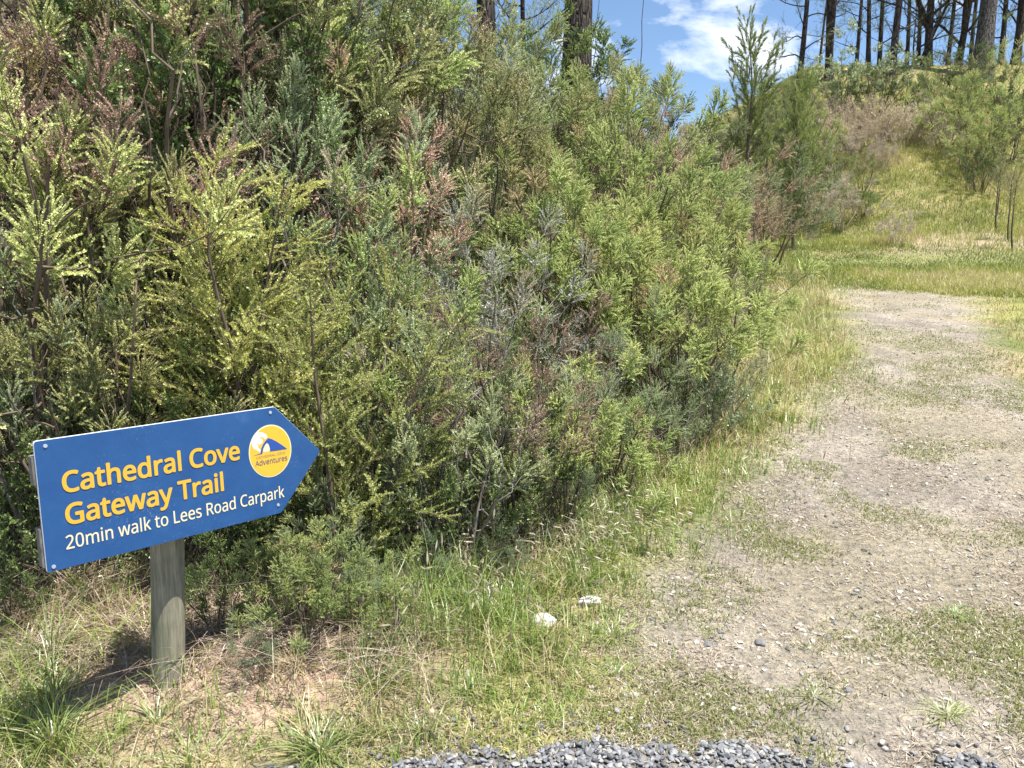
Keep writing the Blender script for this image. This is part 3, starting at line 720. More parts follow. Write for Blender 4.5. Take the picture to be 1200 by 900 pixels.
# ------------------------------------------------------------------ ground sheet
def ground_mesh():
    rad = [0.0]; r = .35
    while r < 900: rad.append(r); r *= 1.0115 if r < 60 else 1.06
    rad = np.array(rad[1:])
    th = np.concatenate([np.linspace(-180, -48, 50, endpoint=False), np.linspace(-48, 48, 460, endpoint=False), np.linspace(48, 180, 51)[:-1]])
    th = np.radians(th)
    X = np.outer(rad, np.sin(th)); Y = np.outer(rad, np.cos(th))
    Z = ground(X, Y)
    nr, nt_ = X.shape
    V = np.stack([X, Y, Z], 2).reshape(-1, 3)
    V = np.concatenate([V, [[0, 0, float(ground(0, 0))]]])
    i = np.arange(nr - 1)[:, None] * nt_; j = np.arange(nt_)[None]; j2 = (j + 1) % nt_
    F = np.stack([i + j, i + nt_ + j, i + nt_ + j2, i + j2], 2).reshape(-1, 4)
    c = len(V) - 1
    jj = np.arange(nt_); T = np.stack([np.full(nt_, c), jj, (jj + 1) % nt_], 1)
    x, y = V[:, 0], V[:, 1]
    pm = path_mask(x, y)[:, None]; gm = gravel_mask(x, y)[:, None]
    n1 = (vnoise(x, y, .5, 41, 4) + .5)[:, None]; n2 = (vnoise(x, y, 1.7, 51, 3) + .5)[:, None]; n3 = (vnoise(x, y, .12, 61, 3) + .5)[:, None]
    mixc = lambda a, b, f: np.array(a) * (1 - f) + np.array(b) * f
    green = mixc((.17, .20, .055), (.33, .32, .11), sstep(.35, .7, n1))
    verge = mixc(green, (.42, .34, .18), sstep(.5, .75, n2))
    path = mixc((0.267, 0.234, 0.196), (0.362, 0.321, 0.267), sstep(.35, .65, n1)); path = mixc(path, (0.227, 0.204, 0.172), sstep(.5, .7, n3) * .6)
    path = mixc(path, (0.314, 0.277, 0.188), sstep(.5, .72, n2) * .5)
    col = mixc(verge, path, pm)
    hill = mixc((.19, .19, .06), (.33, .28, .13), sstep(.3, .7, n1)); 
    dry = np.exp(-(((x - 12.2) / 2.6) ** 2 + ((y - 21.5) / 2.2) ** 2))[:, None] * 1.6
    hill = mixc(hill, (.36, .29, .20), np.clip(dry * (n1 + .4), 0, 1))
    hill = mixc(hill, (.20, .24, .07), (sstep(17.2, 18, y) * (1 - sstep(19.5, 21, y)))[:, None] * .6)
    col = mixc(col, hill, sstep(17, 19, y)[:, None])
    s = bank_s(x, y)
    bk = mixc((.12, .085, .055), (.20, .15, .10), n1)
    col = mixc(col, bk, sstep(-.15, .35, s + .3 * (n3[:, 0] - .5))[:, None])
    pink = np.exp(-(((x + 1.1) / .75) ** 2 + ((y - 2.75) / .45) ** 2))[:, None] * 1.7 + np.exp(-(((x + .45) / .3) ** 2 + ((y - 3.25) / .2) ** 2))[:, None] * 1.3
    pinkc = mixc((.38, .26, .185), (.56, .42, .32), n3)
    col = mixc(col, pinkc, np.clip(pink, 0, 1))
    col = mixc(col, (.24, .22, .19), gm)
    cols = np.concatenate([col, np.ones((len(col), 1))], 1)
    m = bpy.data.materials.new('earth'); nt, N, L, out = nodes(m)
    at = N('ShaderNodeVertexColor', layer_name='zone'); tc = N('ShaderNodeTexCoord')
    na = N('ShaderNodeTexNoise', i_Scale=28.0, i_Detail=8.0, i_Roughness=.7); L(tc.outputs['Object'], na.inputs[0])
    vo = N('ShaderNodeTexVoronoi', i_Scale=70.0); L(tc.outputs['Object'], vo.inputs[0])
    r = ramp(N, [(.30, (.42, .40, .38)), (.47, (.92, .92, .92)), (.68, (1.45, 1.4, 1.32))]); L(na.outputs[0], r.inputs[0])
    mx = N('ShaderNodeMix', data_type='RGBA', blend_type='MULTIPLY'); mx.inputs[0].default_value = 1
    L(at.outputs[0], mx.inputs[6]); L(r.outputs[0], mx.inputs[7])
    b = N('ShaderNodeBsdfPrincipled', i_Roughness=.95); b.inputs['Specular IOR Level'].default_value = .15
    L(mx.outputs[2], b.inputs['Base Color'])
    b1 = N('ShaderNodeBump', i_Strength=1.0, i_Distance=.03); L(na.outputs[0], b1.inputs['Height'])
    b2 = N('ShaderNodeBump', i_Strength=.8, i_Distance=.010); L(vo.outputs[0], b2.inputs['Height']); L(b1.outputs[0], b2.inputs['Normal'])
    L(b2.outputs[0], b.inputs['Normal']); L(b.outputs[0], out.inputs[0])
    o = link('ground', np_mesh('ground', V, [F, T], m, cols=cols, smooth=True))
    tag(o, kind='structure')
ground_mesh()

# ------------------------------------------------------------------ grass and litter
G = {}
G['green'] = leaf_mat('grass_green', [(0, (.13, .20, .04)), (.5, (.26, .34, .07)), (.85, (.40, .43, .12)), (1, (.52, .46, .22))], trans=.4, gloss=.06)
G['dry'] = leaf_mat('grass_dry', [(0, (.30, .26, .10)), (.4, (.48, .40, .19)), (.8, (.62, .53, .32)), (1, (.34, .38, .10))], trans=.35)
G['straw'] = leaf_mat('straw_litter', [(0, (0.100, 0.078, 0.056)), (.35, (0.281, 0.235, 0.160)), (.7, (0.414, 0.354, 0.252)), (1, (0.530, 0.472, 0.368))], trans=.2)
G['hill'] = leaf_mat('grass_hill', [(0, (0.130, 0.177, 0.035)), (.4, (0.306, 0.342, 0.071)), (.8, (0.446, 0.431, 0.121)), (1, (0.501, 0.421, 0.242))], trans=.4)
G['seed'] = leaf_mat('grass_seed', [(0, (.28, .24, .14)), (.5, (.42, .37, .24)), (1, (.56, .50, .36))], trans=.3)
G['tuss'] = leaf_mat('grass_tussock', [(0, (.12, .20, .04)), (.5, (.25, .35, .07)), (.85, (.40, .46, .14)), (1, (.55, .48, .28))], trans=.4, gloss=.1)
G['litter'] = leaf_mat('dead_litter', [(0, (.09, .06, .04)), (.45, (.26, .19, .13)), (.8, (.48, .40, .30)), (1, (.66, .58, .48))], trans=.1)

def sample(n, rmin, rmax, az0, az1, rng, power=1.0):
    """points spread over the ground about the viewpoint, density falling with distance"""
    a = np.radians(rng.uniform(az0, az1, n)); r = rmin * (rmax / rmin) ** rng.uniform(0, 1, n) if power == 1 else np.sqrt(rng.uniform(rmin ** 2, rmax ** 2, n))
    x = r * np.sin(a); y = r * np.cos(a)
    return x, y

def blades(x, y, L, W, bend, rng, t, az=None, z=None, segs=3, flat=0.0):
    n = len(x); z = ground(x, y) if z is None else z
    az = rng.uniform(0, 2 * math.pi, n) if az is None else az
    dx, dy = np.cos(az), np.sin(az)
    fz = az + math.pi / 2 + rng.normal(0, .5, n); sx, sy = np.cos(fz), np.sin(fz)
    V = np.zeros((n, segs + 1, 2, 3), np.float32)
    for k in range(segs + 1):
        u = k / segs
        h = L * (u - .5 * np.minimum(bend, 1.3) * u * u) * (1 - flat); o = L * bend * .75 * u ** 1.6
        w = W * (1 - u ** 1.5) * .5 + .00025
        cx, cy, cz = x + dx * o, y + dy * o, z + h - .004 + flat * .012
        V[:, k, 0] = np.stack([cx - sx * w, cy - sy * w, cz], 1); V[:, k, 1] = np.stack([cx + sx * w, cy + sy * w, cz], 1)
    b = np.arange(n)[:, None, None] * (2 * (segs + 1)); k = np.arange(segs)[None, :, None] * 2
    F = (b + k + np.array([0, 1, 3, 2])[None, None]).reshape(-1, 4)
    return V.reshape(-1, 3), F, np.repeat(t, 2 * (segs + 1))

def tufted(x, y, rng, n_per, spread):
    X = np.repeat(x, n_per) + rng.normal(0, 1, len(x) * n_per) * np.repeat(spread, n_per)
    Y = np.repeat(y, n_per) + rng.normal(0, 1, len(x) * n_per) * np.repeat(spread, n_per)
    return X, Y

def add_grass(name, parts, mat, label, smooth=False):
    A = Acc()
    for V, F, t in parts: A.add(V, F, t)
    o = link(name, A.mesh(name, mat)); tag(o, label, 'grass', kind='stuff'); return o

rg = np.random.default_rng(99)
WHITE = [(.135, 3.13, .06), (.345, 3.29, .06)]
def clear_of_stones(x, y):
    m = np.ones(len(x), bool)
    for sx, sy, r in WHITE: m &= ~((np.abs(x - sx) < r) & (y > sy - .12) & (y < sy + .05))
    return m
def keep(x, y, p):
    m = (rg.uniform(0, 1, len(x)) < p) & clear_of_stones(x, y)
    return x[m], y[m]

# green verge grass: tall at the foot of the bank, shorter towards the track
x, y = sample(15000, 2.2, 24, -44, 42, rg)
s = bank_s(x, y); pm = path_mask(x, y); gm = gravel_mask(x, y)
pinkm = np.exp(-(((x + 1.1) / .7) ** 2 + ((y - 2.75) / .4) ** 2))
nn = vnoise(x, y, .6, 71, 3)
p = (1 - pm) * (1 - gm) * (1 - sstep(.35, .9, s)) * (1 - .93 * np.clip(pinkm * 1.5, 0, 1)) * (1 - .75 * np.exp(-(((x + 1.5) / .9) ** 2 + ((y - 3.0) / .35) ** 2))) * (1 - .35 * (x < -.1) * (y < 2.8)) * np.clip(.75 + nn * 2.0 + 1.2 * np.exp(-(((x + .2) / .5) ** 2 + ((y - 2.95) / .4) ** 2)), .05, 1)
p = np.where(y > 17.6, p * .5, p)
x, y = keep(x, y, p)
n_per = 9
X, Y = tufted(x, y, rg, n_per, .012 + .006 * np.hypot(x, y))
d = np.hypot(X, Y); s = bank_s(X, Y)
edge = np.exp(-((s + .15) / .5) ** 2)
tall = np.repeat(rg.uniform(.5, 1.3, len(x)), n_per)
Lb = (.05 + .20 * edge + .10 * np.exp(-((s + .9) / .6) ** 2) * sstep(4, 6, Y)) * tall * rg.uniform(.5, 1.3, len(X)) * (1 + .5 * 1.6 * np.exp(-(((X + .25) / .45) ** 2 + ((Y - 2.95) / .35) ** 2))) * (1 - .25 * path_mask(X, Y))
drift = vnoise(X, Y, .45, 75, 3)
V1 = blades(X, Y, Lb, .0028 + .0007 * d, rg.uniform(.15, 1.1, len(X)), rg, np.clip(np.repeat(rg.uniform(0, .5, len(x)), n_per) + rg.uniform(0, .4, len(X)) + drift * .8, 0, 1))
add_grass('verge_grass', [V1], G['green'], 'green grass growing along the foot of the bank beside the track')

# dry grass
x, y = sample(14000, 2.2, 20, -44, 42, rg)
s = bank_s(x, y); pm = path_mask(x, y); gm = gravel_mask(x, y); nn = vnoise(x, y, .9, 81, 3)
p = (1 - pm * .55) * (1 - gm) * (1 - sstep(.2, .7, s)) * np.clip(.55 + nn * 2.2 + .5 * sstep(4, 6, y) * (1 - pm), .03, 1) * (1 - sstep(17, 19, y)) * (1 - .92 * np.clip(np.exp(-(((x + 1.15) / .75) ** 2 + ((y - 2.6) / .5) ** 2)) * 1.6, 0, 1))
x, y = keep(x, y, p)
n_per = 7; X, Y = tufted(x, y, rg, n_per, .02 + .006 * np.hypot(x, y)); d = np.hypot(X, Y); pm = path_mask(X, Y)
Lb = (.03 + .11 * (1 - pm)) * rg.uniform(.3, 1.5, len(X)) * np.where(bank_s(X, Y) > -1.0, 1.2, .6) * (1 + 1.4 * sstep(4, 7, Y) * (1 - pm))
V1 = blades(X, Y, Lb, .0022 + .0006 * d, rg.uniform(.3, 1.5, len(X)), rg, rg.uniform(0, 1, len(X)))
add_grass('dry_grass', [V1], G['dry'], 'dry straw-coloured grass between the track and the bank')

# straw lying flat on the track and verge
x, y = sample(200000, 2.2, 19, -40, 42, rg)
gm = gravel_mask(x, y); s = bank_s(x, y); nn = vnoise(x, y, .35, 85, 3)
x, y = keep(x, y, (1 - gm * .97) * (1 - sstep(.3, .8, s)) * np.clip(.45 + nn * 2.5, .03, 1)); d = np.hypot(x, y)
V1 = blades(x, y, rg.uniform(.015, .06, len(x)) * (1 + d * .05), .0016 + .0005 * d, rg.uniform(.8, 1.4, len(x)), rg, rg.uniform(0, 1, len(x)), flat=.7, segs=2)
add_grass('straw_litter', [V1], G['straw'], 'short dead straw strewn over the trodden track')

# thin green growth in patches on the track
x, y = sample(60000, 2.4, 18, -10, 42, rg)
pm = path_mask(x, y); gm = gravel_mask(x, y); nn = vnoise(x, y, .5, 91, 3); nm = vnoise(x, y, 1.6, 95, 2)
x, y = keep(x, y, pm * (1 - gm) * np.clip((nn + nm * .6 + .03) * 4.0, 0.0, 1)); 
n_per = 6; X, Y = tufted(x, y, rg, n_per, .015 + .004 * np.hypot(x, y)); d = np.hypot(X, Y)
V1 = blades(X, Y, rg.uniform(.012, .045, len(X)), .0022 + .0006 * d, rg.uniform(.3, 1.2, len(X)), rg, rg.uniform(.2, .95, len(X)), segs=2)
add_grass('track_grass', [V1], G['green'], 'sparse short grass sprouting through the track')

# hillside grass
x, y = sample(52000, 16.8, 42, 5, 44, rg)
s = bank_s(x, y)
dry = np.exp(-(((x - 12.2) / 2.6) ** 2 + ((y - 21.5) / 2.2) ** 2))
x, y = keep(x, y, (1 - path_mask(x, y)) * (s < .6) * np.clip(1.1 - dry * .8, .3, 1))
n_per = 6; X, Y = tufted(x, y, rg, n_per, .12 + 0 * x)
hn = vnoise(X, Y, 2.2, 97, 3); strip = sstep(17.2, 18, Y) * (1 - sstep(19.5, 21, Y))
V1 = blades(X, Y, (.14 + .14 * sstep(20, 23, Y)) * rg.uniform(.3, 1.4, len(X)) * np.clip(1 + 2.4 * hn, .25, 2), .012 + 0 * X, rg.uniform(.2, 1.2, len(X)), rg, np.clip(rg.uniform(0, .8, len(X)) + hn * 1.9 - strip * .25, 0, 1))
add_grass('hill_grass', [V1], G['hill'], 'yellow-green grass covering the slope beyond the track')

# arching seed grass at the shaded foot of the bank
def seed_grass(name, xs, ys, L, rng, label, droop=(.8, 1.5), head=.035):
    n = len(xs); az = rng.uniform(0, 2 * math.pi, n) * .6 - 1.9 * .6 - .6; bend = rng.uniform(*droop, n); L = L * rng.uniform(.6, 1.25, n)
    V1 = blades(xs, ys, L, .0024 + 0 * xs, bend, rng, rng.uniform(0, 1, n), az=az, segs=6)
    z = ground(xs, ys)
    tip = np.stack([xs + np.cos(az) * L * bend * .75, ys + np.sin(az) * L * bend * .75, z + L * (1 - .5 * np.minimum(bend, 1.3))], 1)
    D = np.stack([np.cos(az) * bend * 1.2, np.sin(az) * bend * 1.2, 1 - np.minimum(bend, 1.3) * 1.25], 1); Fr = frames(D)
    hl = head * rng.uniform(.6, 1.3, n)
    a = np.arange(4) * math.pi / 2
    rings = [(0, .15), (.3, 1), (.65, .8), (1, .1)]
    Vh = np.zeros((n, 4, 4, 3))
    for k, (u, rr) in enumerate(rings):
        Vh[:, k] = tip[:, None] + Fr[:, None, :, 2] * (hl * u)[:, None, None] + .0045 * rr * (np.cos(a)[None, :, None] * Fr[:, None, :, 0] + np.sin(a)[None, :, None] * Fr[:, None, :, 1])
    b = np.arange(n)[:, None, None, None] * 16; k = np.arange(3)[None, :, None, None] * 4; j = np.arange(4)[None, None, :, None]
    F = (b + k + np.concatenate([j, (j + 1) % 4, (j + 1) % 4 + 4, j + 4], 3)).reshape(-1, 4)
    add_grass(name, [V1, (Vh.reshape(-1, 3), F, np.repeat(rng.uniform(.5, 1, n), 16))], G['seed'], label)
f = rg.uniform(0, 1, 420); sx = -.62 + 1.15 * f + rg.normal(0, .05, 420); sy = 3.50 + .45 * f + rg.normal(0, .17, 420)
seed_grass('seeding_grass', sx, sy, .42, rg, 'pale arching grass with nodding seed heads in the shade under the bank')
x, y = sample(900, 2.6, 17, -20, 40, rg); s = bank_s(x, y)
m = (s > -1.1) & (s < .3) & clear_of_stones(x, y + .1); seed_grass('tall_seed_grass', x[m], y[m], .34, rg, 'thin upright seeding grass stalks along the verge', droop=(.1, .7), head=.05)

# dead stalks and litter under the scrub and about the sign post
x, y = sample(26000, 2.2, 16, -44, 25, rg); s = bank_s(x, y)
x, y = keep(x, y, sstep(-.25, .2, s) * (1 - sstep(3, 6, s) * .6)); d = np.hypot(x, y)
V1 = blades(x, y, rg.uniform(.06, .28, len(x)), .0028 + .0006 * d, rg.uniform(.5, 1.8, len(x)), rg, rg.uniform(0, 1, len(x)) ** 1.3, flat=.3)
xx = -1.25 + rg.normal(0, .5, 1400); yy = 3.0 + rg.normal(0, .2, 1400)
V2 = blades(xx, yy, rg.uniform(.03, .20, len(xx)), .0028 + 0 * xx, rg.uniform(.6, 1.8, len(xx)), rg, rg.uniform(.2, 1, len(xx)), flat=.8)
xx = rg.uniform(-2.3, -.35, 4200); yy = rg.uniform(2.66, 3.5, 4200)
V3 = blades(xx, yy, rg.uniform(.10, .38, len(xx)), .0026 + 0 * xx, rg.uniform(.6, 2.2, len(xx)), rg, rg.uniform(.3, 1, len(xx)), flat=.35, segs=6)
add_grass('dead_litter', [V1, V2, V3], G['litter'], 'dead stalks and litter on the ground beneath the scrub')

# low undergrowth covering the bank between the shrubs
def undergrowth():
    rng = np.random.default_rng(404)
    x, y = sample(9000, 2.9, 17, -50, 26, rng); s = bank_s(x, y)
    m = (s > .25) & (s < 9); x, y = x[m], y[m]
    A = Acc(); n = len(x); z = ground(x, y); d = np.hypot(x, y)
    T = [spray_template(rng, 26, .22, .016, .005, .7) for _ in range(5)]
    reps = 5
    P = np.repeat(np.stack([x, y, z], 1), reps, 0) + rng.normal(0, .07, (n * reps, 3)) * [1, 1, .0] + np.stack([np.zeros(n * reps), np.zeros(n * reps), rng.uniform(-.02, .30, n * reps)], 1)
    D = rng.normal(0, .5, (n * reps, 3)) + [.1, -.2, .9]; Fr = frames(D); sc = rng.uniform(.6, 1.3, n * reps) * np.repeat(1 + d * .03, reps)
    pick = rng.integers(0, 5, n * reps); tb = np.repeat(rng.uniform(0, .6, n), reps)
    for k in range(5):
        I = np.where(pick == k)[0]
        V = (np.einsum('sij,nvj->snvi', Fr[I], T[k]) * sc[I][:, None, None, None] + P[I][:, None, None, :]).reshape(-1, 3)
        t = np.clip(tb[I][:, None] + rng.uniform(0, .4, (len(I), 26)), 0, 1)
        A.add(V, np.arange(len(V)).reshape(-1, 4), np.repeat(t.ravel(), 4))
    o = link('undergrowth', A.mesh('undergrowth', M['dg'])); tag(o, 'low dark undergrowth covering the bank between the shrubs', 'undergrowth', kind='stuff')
undergrowth()

# tussocks near the camera, each a thing of its own
def tussock(name, x, y, n, L, label, rng, mat='tuss', wide=.095, w=.006, group='green grass tufts in the foreground'):
    az = rng.uniform(0, 2 * math.pi, n); rr = np.minimum(np.abs(rng.normal(0, wide, n)) * .5, wide * .9)
    bx = rr * np.cos(az); by = rr * np.sin(az)
    V, F, t = blades(bx, by, L * rng.uniform(.45, 1.15, n), w + 0 * bx, rng.uniform(.4, 1.9, n), rng, np.clip(rng.uniform(.0, 1, n), 0, 1), az=az + rng.normal(0, .4, n), z=0 * bx, segs=6)
    o = link(name, np_mesh(name, V, F, G[mat], t)); o.location = (x, y, float(ground(x, y)) - .005)
    tag(o, label, 'grass tuft', group)
for a in [
    (-.50, 2.62, 130, .22, 'leafy green tuft between the bare soil and the gravel'),
    (-.62, 3.12, 120, .26, 'tall soft green tuft against the low blue-green shrub'),
    (-.05, 3.20, 90, .16, 'green tuft just left of the larger white stone'),
    (-1.75, 2.75, 120, .34, 'tall green blades beneath the square end of the sign'),
    (-1.62, 2.55, 90, .28, 'dull green tuft at the left edge beneath the sign'),
    (-.62, 2.30, 150, .20, 'bright green tuft right of the bare soil below the sign post'),
    (-1.50, 2.33, 130, .30, 'long-bladed green tuft at the bottom left corner'),
    (-1.20, 2.42, 60, .20, 'yellowish green tuft in front of the sign post'),
    (-1.02, 2.25, 40, .22, 'sparse thin tuft at the bottom edge below the post'),
    (-.16, 2.62, 90, .11, 'bright low tuft on the dry grass just above the gravel'),
    (-.30, 2.42, 90, .10, 'green tuft at the left end of the gravel strip'),
    (.40, 2.75, 60, .08, 'small tuft at the lower left corner of the track'),
    (1.10, 2.62, 90, .06, 'flat green tuft on the gravel edge near the bottom of the track'),
    (1.55, 2.55, 90, .07, 'green tuft at the gravel edge near the bottom right corner'),
    (1.95, 3.20, 90, .07, 'green tuft on the track by the right edge of the picture'),
    (-.55, 2.85, 120, .22, 'tall green tuft among the small shrubs right of the post'),
    (-.35, 3.05, 140, .20, 'lush tuft left of the white stones, under the dead grass'),
    (.35, 3.50, 120, .18, 'lush tuft above the smaller white stone'),
    (-1.42, 2.85, 70, .24, 'green blades standing behind the sign board beside its post'),
    (.42, 3.0, 60, .14, 'upright tuft right of the white stones at the track edge'),
    ]:
    tussock('grass_tuft', a[0], a[1], a[2], a[3], a[4], rg, w=.0045)

for a in [
    (-1.62, 2.95, 170, .22, 'dry pale grass clump left of the sign post'),
    (-.98, 2.95, 150, .24, 'dry pale grass clump right behind the sign post'),
    (-.80, 2.72, 110, .18, 'withered grass clump right of the sign post, by the bare soil'),
    (-1.95, 3.0, 130, .24, 'dry grass clump under the lower left corner of the sign'),
    (-.30, 3.52, 140, .22, 'straw-coloured clump at the shaded bank foot behind the lush grass'),
    (2.25, 6.3, 160, .34, 'tall dry clump at the track edge below the bulging bright shrub'),
    (3.3, 8.9, 180, .42, 'tall dry clump where the verge meets the bright shrubs'),
    ]:
    tussock('dry_grass_clump', a[0], a[1], a[2], a[3], a[4], rg, mat='dry', w=.004, wide=.09, group='dry grass clumps along the bank foot')

# ------------------------------------------------------------------ stones
def ico(sub):
    bm = bmesh.new(); bmesh.ops.create_icosphere(bm, subdivisions=sub, radius=1)
    V = np.array([v.co[:] for v in bm.verts]); F = np.array([[v.index for v in f.verts] for f in bm.faces]); bm.free(); return V, F
def rock_shape(V, rng, k=9, amt=.35):
    """cut a sphere by random planes: angular crushed stone"""
    V = V.copy()
    for _ in range(k):
        n = norm(rng.normal(0, 1, (1, 3)))[0]; h = rng.uniform(1 - amt, .95); dd = V @ n; V -= np.outer(np.maximum(dd - h, 0), n)
    return V
def stones(name, x, y, size, rng, mat, label, sub=2, lift=.3, zadd=0.0, k=10, amt=.45):
    V0, F0 = ico(sub); A = Acc(); n = len(x); pick = rng.integers(0, 12, n); z = ground(x, y) + zadd
    for q in range(12):
        S = rock_shape(V0, rng, k, amt); I = np.where(pick == q)[0]
        if not len(I): continue
        m = len(I); e = rng.uniform(0, 6.28, (m, 2)); Fr = frames(rng.normal(0, 1, (m, 3)))
        ax = np.stack([rng.uniform(.8, 1.3, m), rng.uniform(.6, 1.0, m), rng.uniform(.45, .8, m)], 1)
        Q = S[None] * ax[:, None, :] * size[I][:, None, None]
        Q = np.einsum('mij,mvj->mvi', Fr, Q); Q[:, :, 2] *= .75
        Q += np.stack([x[I], y[I], z[I] + size[I] * lift], 1)[:, None]
        F = (np.arange(m)[:, None, None] * len(V0) + F0[None]).reshape(-1, 3)
        A.add(Q.reshape(-1, 3), F, np.repeat(rng.uniform(0, 1, m), len(V0)))
    o = link(name, A.mesh(name, mat)); tag(o, label, 'gravel', kind='stuff')
def stone_mat(name, stops):
    m = leaf_mat(name, stops, trans=0.0, gloss=.03, rough=.6); return m
GM = stone_mat('crushed_stone', [(0, (0.085, 0.087, 0.088)), (.4, (0.170, 0.174, 0.183)), (.8, (0.289, 0.293, 0.302)), (1, (0.391, 0.365, 0.323))])
PM = stone_mat('track_stone', [(0, (.09, .085, .08)), (.35, (.26, .24, .22)), (.7, (.42, .38, .34)), (1, (.58, .53, .47))])
x = rg.uniform(-1.6, 3.2, 90000); y = rg.uniform(1.9, 2.9, 90000); g = np.maximum(gravel_mask(x, y), .05 * gravel_mask(x, y - .16)) * sstep(-.95, -.3, x + .3 * vnoise(x, y, .3, 3, 2)); m = rg.uniform(0, 1, 90000) < g * (.20 + .6 * sstep(-.25, .1, vnoise(x, y, .22, 131, 2)) * (1 - .5 * sstep(.8, 1.4, x)))
x, y = x[m], y[m]
stones('gravel', x, y, (.0035 + .013 * rg.uniform(0, 1, len(x)) ** 1.6), rg, GM, 'grey crushed stone gravel along the bottom edge of the track', zadd=rg.uniform(-.002, .006, len(x)), lift=.35, sub=2, k=7, amt=.62)
x, y = sample(60000, 2.3, 17, -6, 42, rg); m = (path_mask(x, y) * (1 - gravel_mask(x, y)) * np.clip(.5 + 2 * vnoise(x, y, .5, 111, 3), .1, 1)) > rg.uniform(0, 1, len(x))
x, y = x[m], y[m]; d = np.hypot(x, y)
stones('track_stones', x, y, (.002 + .013 * rg.uniform(0, 1, len(x)) ** 6) * (1 + .05 * d), rg, PM, 'small stones scattered over the trodden track', sub=1, lift=.15)
x = -1.1 + rg.normal(0, .45, 1500); y = 2.7 + rg.normal(0, .25, 1500)
stones('soil_clods', x, y, .003 + .014 * rg.uniform(0, 1, 1500) ** 6, rg, stone_mat('dry_clod', [(0, (.34, .23, .16)), (1, (.62, .48, .38))]), 'crumbly pinkish clods of dry soil around the sign post', sub=2, lift=.2, k=6, amt=.3)

def lone_stone(name, x, y, sx, sy, sz, seed, mat, label, rz=0, sub=4):
    rng = np.random.default_rng(seed); V, F = ico(sub); V = rock_shape(V, rng, 11, .4)
    nz = vnoise(V[:, 0] * 2 + 5, V[:, 1] * 2 + V[:, 2] * 1.7, .8, seed, 4); V = V * (1 + .22 * nz[:, None])
    V = V * [sx, sy, sz]
    o = link(name, np_mesh(name, V, F, mat, smooth=False)); o.location = (x, y, float(ground(x, y)) + sz * .3); o.rotation_euler[2] = rz
    tag(o, label, 'stone')
WS = flat_mat('white_stone', (.58, .55, .54), rough=.9, spec=.15, noise=.28, scale=30)
DS = flat_mat('dark_stone', (.17, .17, .17), rough=.85, spec=.2, noise=.3, scale=40)
lone_stone('white_stone', .135, 3.13, .058, .044, .032, 3, WS, 'larger round white stone in the grass left of the track')
lone_stone('white_stone', .345, 3.29, .062, .038, .025, 5, WS, 'smaller flat white stone just behind the larger one', .3)
for x, y, s, lab in [(.80, 2.96, .018, 'dark stone on the track right of the larger white stone'), (.88, 3.06, .014, 'small dark stone just behind the nearer dark one'),
                     (1.02, 2.98, .024, 'dark angular stone near the lower middle of the track'), (1.24, 2.66, .016, 'small dark stone near the gravel edge')]:
    lone_stone('dark_stone', x, y, s * 1.2, s, s * .7, int(s * 1000) + 3, DS, lab, sub=3)

# ------------------------------------------------------------------ the sign
O = Vector((-1.4069, 2.2185, 1.1084)); YAW = .8294; LEAN = -.0365
A_ = Vector((math.cos(YAW), math.sin(YAW), .0038)).normalized()          # along the board to the arrow tip
NF = Vector((math.sin(YAW), -math.cos(YAW), 0))                          # faces the viewer
UP = NF.cross(A_) * -1
if UP.z < 0: UP = -UP
UP = (UP * math.cos(LEAN) + A_.cross(UP) * math.sin(LEAN)).normalized()
NF = A_.cross(UP).normalized()
if NF.y > 0: NF = -NF
post_xy = Vector((-1.242, 2.61)); pz = float(ground(post_xy.x, post_xy.y))
sign = empty('trail_sign', (post_xy.x, post_xy.y, pz)); tag(sign, 'blue arrow-shaped trail sign with yellow lettering on a round wooden post', 'sign')
bpy.context.view_layer.update()
BASE = Matrix.Translation(-Vector((post_xy.x, post_xy.y, pz)))
def W3(u, v, w=0.0): return O + A_ * u - UP * v + NF * w
def local(p): return BASE @ p
def prism(name, pts, w0, w1, mat, parent=sign, bev=0.0):
    bm = bmesh.new()
    a = [bm.verts.new(local(W3(u, v, w1))) for u, v in pts]; b = [bm.verts.new(local(W3(u, v, w0))) for u, v in pts]
    bm.faces.new(a); bm.faces.new(b[::-1])
    for i in range(len(pts)):
        j = (i + 1) % len(pts); bm.faces.new([a[j], a[i], b[i], b[j]])
    bmesh.ops.recalc_face_normals(bm, faces=bm.faces)
    if bev: bmesh.ops.bevel(bm, geom=[e for e in bm.edges], offset=bev, segments=2, affect='EDGES')
    me = bpy.data.meshes.new(name); bm.to_mesh(me); bm.free(); me.materials.append(mat)
    return link(name, me, parent)
